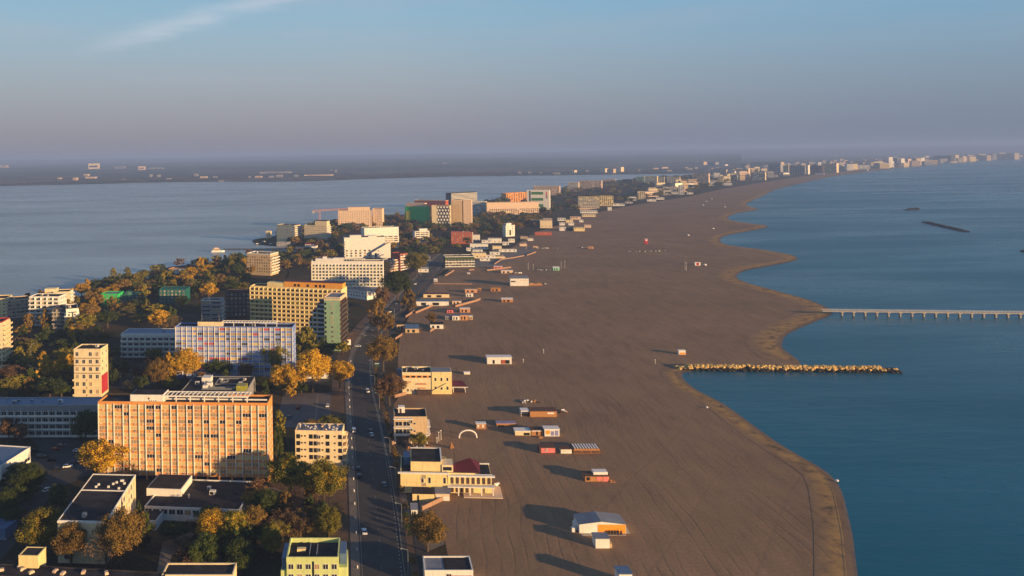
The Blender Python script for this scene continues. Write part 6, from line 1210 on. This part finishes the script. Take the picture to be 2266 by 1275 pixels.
FT = [(228, 966, 1062, 92, 'near', 'gold', 'big golden tree in front of the left corner of the orange hotel'), (292, 1010, 1064, 36, 'bare', 'brown', 'small half bare tree below the orange facade'),
 (643, 1000, 1098, 86, 'near', 'mix', 'large green and gold tree left of the pair below the cream hotel'), (716, 1012, 1122, 82, 'near', 'mix', 'large golden tree right of the pair below the cream hotel'), (690, 1035, 1112, 50, 'near', 'gold', 'smaller golden tree squeezed between the large pair'),
 (681, 1090, 1135, 34, 'bare', 'brown', 'pale bare tree, left of two below the golden pair'), (703, 1092, 1140, 40, 'bare', 'brown', 'pale bare tree, right of two below the golden pair'),
 (410, 768, 846, 62, 'near', 'gold', 'round orange gold tree at the left corner of the blue hotel'), (352, 790, 862, 44, 'near', 'rust', 'rusty gold tree left of the round orange one'), (332, 778, 846, 36, 'bare', 'brown', 'withered brown tree behind the rusty gold one'), (375, 775, 858, 30, 'tall', 'gold', 'slim gold tree between the rusty and the round one'),
 (487, 790, 838, 58, 'near', 'green', 'dark round tree before the middle of the blue hotel'), (613, 750, 838, 52, 'near', 'olive', 'green gold tree before the right end of the blue hotel'), (634, 802, 872, 54, 'near', 'gold', 'golden tree at the foot of the blue hotel corner'), (545, 800, 846, 34, 'round', 'brown', 'brownish tree before the blue hotel'),
 (692, 768, 868, 64, 'near', 'gold', 'tall golden tree left of the boulevard near the parking lot'), (680, 720, 800, 50, 'tall', 'olive', 'olive tree left of the sage green tower'), (752, 795, 862, 48, 'near', 'gold', 'gold topped tree at the kerb of the boulevard'), (722, 745, 790, 20, 'cone', 'green', 'dark conifer at the foot of the sage green tower'),
 (848, 738, 822, 62, 'near', 'rust', 'big rusty tree between the boulevard and the sand'), (862, 822, 898, 58, 'near', 'brown', 'brown and green tree left of the cream and orange house'), (836, 655, 735, 40, 'tall', 'rust', 'tall orange poplar in the road bend'), (858, 690, 745, 34, 'round', 'rust', 'small rusty tree behind the big one'), (905, 638, 692, 34, 'tall', 'rust', 'orange poplar where the tree row meets the terracotta wall'), (880, 594, 668, 58, 'near', 'green', 'large green tree right of the white balcony hotel'), (920, 556, 610, 46, 'near', 'olive', 'tall green poplar group behind the brick frame building'), (846, 630, 690, 36, 'round', 'brown', 'brown tree beside the low white annex'),
 (100, 783, 852, 34, 'tall', 'gold', 'yellow tree, left of two by the orange pipe bridge'), (138, 780, 850, 34, 'tall', 'gold', 'yellow green tree, right of two by the orange pipe bridge'), (182, 728, 772, 44, 'round', 'olive', 'olive tree behind the narrow cream house'), (160, 722, 768, 22, 'tall', 'gold', 'thin yellow tree behind the narrow cream house'), (190, 905, 985, 58, 'near', 'green', 'dark tree hiding the end of the long shaded hotel'), (20, 920, 975, 40, 'round', 'brown', 'dark reddish tree at the left edge before the shaded hotel'), (45, 935, 982, 34, 'round', 'brown', 'dim red brown tree before the shaded hotel'),
 (270, 1115, 1262, 84, 'near', 'rust', 'tall rusty orange tree right of the dark roofed block'), (308, 1105, 1205, 44, 'cone', 'green', 'bright green pointed tree along the dark roofed block'), (322, 1130, 1215, 34, 'tall', 'green', 'dark conifer beside the bright green one'), (236, 1150, 1268, 90, 'bare', 'brown', 'bare spreading tree in front of the white end wall'),
 (95, 1120, 1222, 92, 'near', 'mix', 'wide dark tree with a yellow top at lower left'), (158, 1150, 1250, 78, 'near', 'rust', 'rusty tree covering the left of the white end wall'), (62, 1022, 1104, 66, 'near', 'green', 'dark green tree with a lighter top in the left street'), (15, 1080, 1150, 70, 'near', 'green', 'dark spreading tree at the left border'), (130, 1065, 1140, 44, 'round', 'green', 'dark tree left of the long dark roof'),
 (472, 1125, 1212, 74, 'near', 'gold', 'golden brown tree at the left of the lower grove'), (520, 1128, 1215, 66, 'near', 'mix', 'mixed green tree in the lower grove'), (560, 1120, 1198, 60, 'near', 'rust', 'rust coloured tree in the middle of the lower grove'), (625, 1115, 1196, 64, 'bare', 'brown', 'leafless pinkish tree in the lower grove'), (665, 1118, 1202, 60, 'bare', 'rust', 'leafless orange tree right of the pinkish one'), (728, 1118, 1200, 60, 'near', 'olive', 'green tree at the right end of the lower grove'), (600, 1165, 1235, 52, 'near', 'olive', 'yellow green tree left of the lime house'), (455, 1175, 1262, 70, 'near', 'green', 'dark tree in front of the golden brown one'), (530, 1190, 1275, 70, 'near', 'green', 'dark tree above the bottom roof edge'), (420, 1225, 1272, 42, 'bare', 'rust', 'small half bare tree at the bottom edge'), (590, 1080, 1150, 50, 'near', 'green', 'dark shrubby tree right of the low white complex'),
 (946, 1130, 1222, 76, 'near', 'rust', 'olive brown tree between the boulevard and the sand, nearest'), (928, 955, 992, 34, 'round', 'olive', 'small green tree in front of the beige house'), (617, 905, 975, 36, 'tall', 'olive', 'slim yellow green tree right of the orange hotel'), (612, 940, 1030, 40, 'near', 'green', 'dark tree behind the right corner of the orange hotel'), (735, 918, 950, 46, 'round', 'olive', 'green bush-like tree behind the cream hotel'), (690, 928, 955, 40, 'round', 'rust', 'reddish tree behind the cream hotel'), (625, 1020, 1075, 40, 'round', 'olive', 'olive tree at the foot of the golden pair'),
 (955, 690, 722, 18, 'round', 'rust', 'small rusty tree beside the white framed glass pavilion'), (245, 612, 650, 12, 'tall', 'green', 'thin dark poplar on the lake shore'), (275, 615, 652, 36, 'round', 'rust', 'red brown tree on the lake shore'), (637, 582, 624, 8, 'cone', 'green', 'needle thin dark conifer above the orange penthouse')]
for f in FT: tpx(*f)
def zone(poly, n, hs, ws, mixw, label, group, seed, md=5.5, shapes=(('round', .6), ('tall', .3), ('bare', .1)), name='tree'):
    pts = [tuple(G(x, y)[:2]) for x, y in poly]; rn = random.Random(seed)
    x0, x1 = min(p[0] for p in pts), max(p[0] for p in pts); y0, y1 = min(p[1] for p in pts), max(p[1] for p in pts); got = []; tries = 0
    while len(got) < n and tries < n * 60:
        tries += 1; x = rn.uniform(x0, x1); y = rn.uniform(y0, y1); ins = False; j = len(pts) - 1
        for i in range(len(pts)):
            if (pts[i][1] > y) != (pts[j][1] > y) and x < (pts[j][0] - pts[i][0]) * (y - pts[i][1]) / (pts[j][1] - pts[i][1]) + pts[i][0]: ins = not ins
            j = i
        if not ins or inside_foot((x, y), 2.0) or on_road(x, y) or any((x - a) ** 2 + (y - c) ** 2 < md * md for a, c in got): continue
        got.append((x, y))
    if name is None: return got
    for x, y in got:
        r_ = rn.random(); a = 0
        for lv, w_ in mixw:
            a += w_
            if r_ < a: break
        r_ = rn.random(); a = 0
        for sh, w_ in shapes:
            a += w_
            if r_ < a: break
        h_ = rn.uniform(*hs); w2 = rn.uniform(*ws) * (.55 if sh == 'tall' else 1); h_ *= 1.2 if sh == 'tall' else 1
        adj = {'green': 'dark green', 'olive': 'olive green', 'gold': 'golden', 'rust': 'rusty orange', 'brown': 'withered brown', 'mix': 'green and gold'}[lv]
        frm = {'round': 'round', 'tall': 'slender', 'bare': 'thin', 'bush': 'low', 'cone': 'pointed'}[sh]
        tree((x, y), w2, h_, sh, lv, '%s %s %s %s' % (adj, frm, 'tree' if name == 'tree' else 'bush', label), '%s %s ones %s' % (adj, frm, group), name)
    return got
rpts = [((a[0] + c[0]) / 2, (a[1] + c[1]) / 2) for a, c in zip(rl, rr_)]
def on_road(x, y): return any((x - a) ** 2 + (y - c) ** 2 < 144 for a, c in rpts)
DK = (('green', .56), ('olive', .24), ('brown', .08), ('rust', .06), ('gold', .06)); AU = (('green', .3), ('olive', .28), ('gold', .14), ('rust', .14), ('mix', .14))
zone([(60, 668), (200, 645), (330, 604), (330, 622), (470, 590), (540, 580), (545, 650), (440, 670), (440, 712), (390, 740), (260, 740), (180, 745), (60, 740)], 122, (10, 17), (12, 17), AU, 'in the lakeside park', 'in the lakeside park', 1, 6.2)
zone([(-20, 735), (60, 740), (230, 745), (260, 800), (240, 880), (160, 885), (0, 890)], 48, (8, 14), (11, 15), DK, 'in the shaded lots at the left', 'in the shaded lots at the left', 3, 6)
zone([(240, 795), (390, 792), (400, 850), (560, 850), (620, 850), (690, 880), (620, 880), (400, 862), (300, 868), (240, 870)], 24, (7, 11), (8, 11), DK, 'behind the orange hotel', 'behind the orange hotel', 4, 5.5)
zone([(640, 700), (715, 760), (775, 775), (772, 800), (650, 800)], 9, (6, 11), (6, 9), AU, 'between the blue hotel and the green tower', 'between the blue hotel and the tower', 5, 6)
zone([(380, 1195), (440, 1130), (620, 1100), (740, 1110), (760, 1180), (740, 1190), (620, 1205), (560, 1262), (420, 1262)], 22, (7, 10), (8, 11), (('green', .5), ('olive', .2), ('rust', .2), ('brown', .1)), 'in the lower grove above the lime house', 'in the lower grove', 6, 5)
zone([(-20, 1045), (50, 1035), (95, 1090), (60, 1160), (-20, 1240)], 7, (6, 10), (8, 12), (('green', .8), ('brown', .2)), 'in the dark street corner at the left', 'in the left street', 7, 6)
BED = along(offset(rr_, -3.6), 4.6, 40, 300); rn = random.Random(4)
for i, (x, y, a) in enumerate(BED):
    if rn.random() < .32: continue
    lv = rn.choice(['rust', 'rust', 'green', 'olive']); tree((x + rn.uniform(-.4, .4), y), rn.uniform(2.0, 3.2), rn.uniform(1.8, 4.2), 'bush', lv, '%s bush in the narrow bed between boulevard and promenade' % {'rust': 'orange', 'green': 'dark', 'olive': 'olive'}[lv], '%s bushes in the boulevard bed' % lv, 'bush')
# the woods further along: too many to count
def wood(name, polys, hs, ws, md, lvs, seed, dens, leaf=.05):
    q = {lv: MB() for lv in lvs}; rn = random.Random(seed); c0 = {}
    low = [crown(90 + k, 'round', 26, 24, leaf) for k in range(5)]
    for poly, n in polys:
        for x, y in zone(poly, n, hs, ws, (), '', '', seed + n, md, name=None):
            w_ = rn.uniform(*ws) / .84; M = T(x, y, 0, rn.uniform(0, 6)) @ Matrix.Diagonal((w_, w_, rn.uniform(*hs), 1)); q[rn.choice(lvs)].merge(rn.choice(low), M)
    for lv, mb_ in q.items():
        if mb_.v: tag(mb_.build(name, [LV[lv]]), kind='stuff')
wood('woods', [([(985, 552), (1040, 520), (1130, 498), (1190, 482), (1200, 492), (1150, 512), (1090, 526), (1030, 548), (1000, 562)], 60), ([(335, 600), (470, 584), (560, 568), (640, 560), (680, 560), (690, 600), (560, 612), (430, 640), (340, 622)], 70), ([(640, 555), (760, 545), (770, 575), (690, 590), (640, 600)], 26), ([(850, 530), (1000, 512), (1000, 560), (960, 590), (905, 600), (870, 560)], 52), ([(640, 515), (690, 503), (770, 492), (880, 482), (960, 470), (1000, 462), (1080, 468), (1200, 478), (1190, 505), (1130, 500), (1040, 512), (900, 518), (880, 500), (760, 520), (740, 545), (660, 545), (600, 532)], 560)], (9, 15), (12, 18), 6.5, ['green', 'green', 'brown', 'olive', 'rust'], 11, 1)
wood('far_woods', [([(1080, 448), (1160, 432), (1240, 424), (1262, 414), (1400, 402), (1500, 392), (1640, 400), (1600, 412), (1530, 426), (1440, 440), (1360, 455), (1290, 468), (1220, 482), (1190, 490), (1200, 470), (1060, 472)], 420), ([(1540, 388), (1700, 372), (1900, 358), (2150, 348), (2230, 346), (2100, 352), (1900, 366), (1760, 384), (1640, 400)], 260)], (13, 19), (20, 30), 13, ['green', 'green', 'brown', 'olive'], 12, 1)
wood('lake_woods', [([(0, 411), (400, 402), (800, 396), (1250, 387), (1500, 385), (1500, 380), (1250, 382), (800, 390), (400, 396), (0, 404)], 300)], (9, 14), (30, 60), 20, ['green', 'brown'], 13, 1)
# ------------------------------------------------------------------ haze: the morning air
hz = MB(); hz.box(-30000, 48000, -400, 36500, -3.0, 205.0)
hzm = bpy.data.materials.new('haze_air'); hzm.use_nodes = True; t = hzm.node_tree; t.nodes.clear()
o_ = N('ShaderNodeOutputMaterial', t); pv = N('ShaderNodeVolumePrincipled', t); pv.inputs['Color'].default_value = (0.34, 0.51, 0.94, 1); pv.inputs['Density'].default_value = 0.00012; pv.inputs['Anisotropy'].default_value = 0.0
t.links.new(pv.outputs[0], o_.inputs['Volume'])
tag(hz.build('haze', [hzm]), kind='stuff')
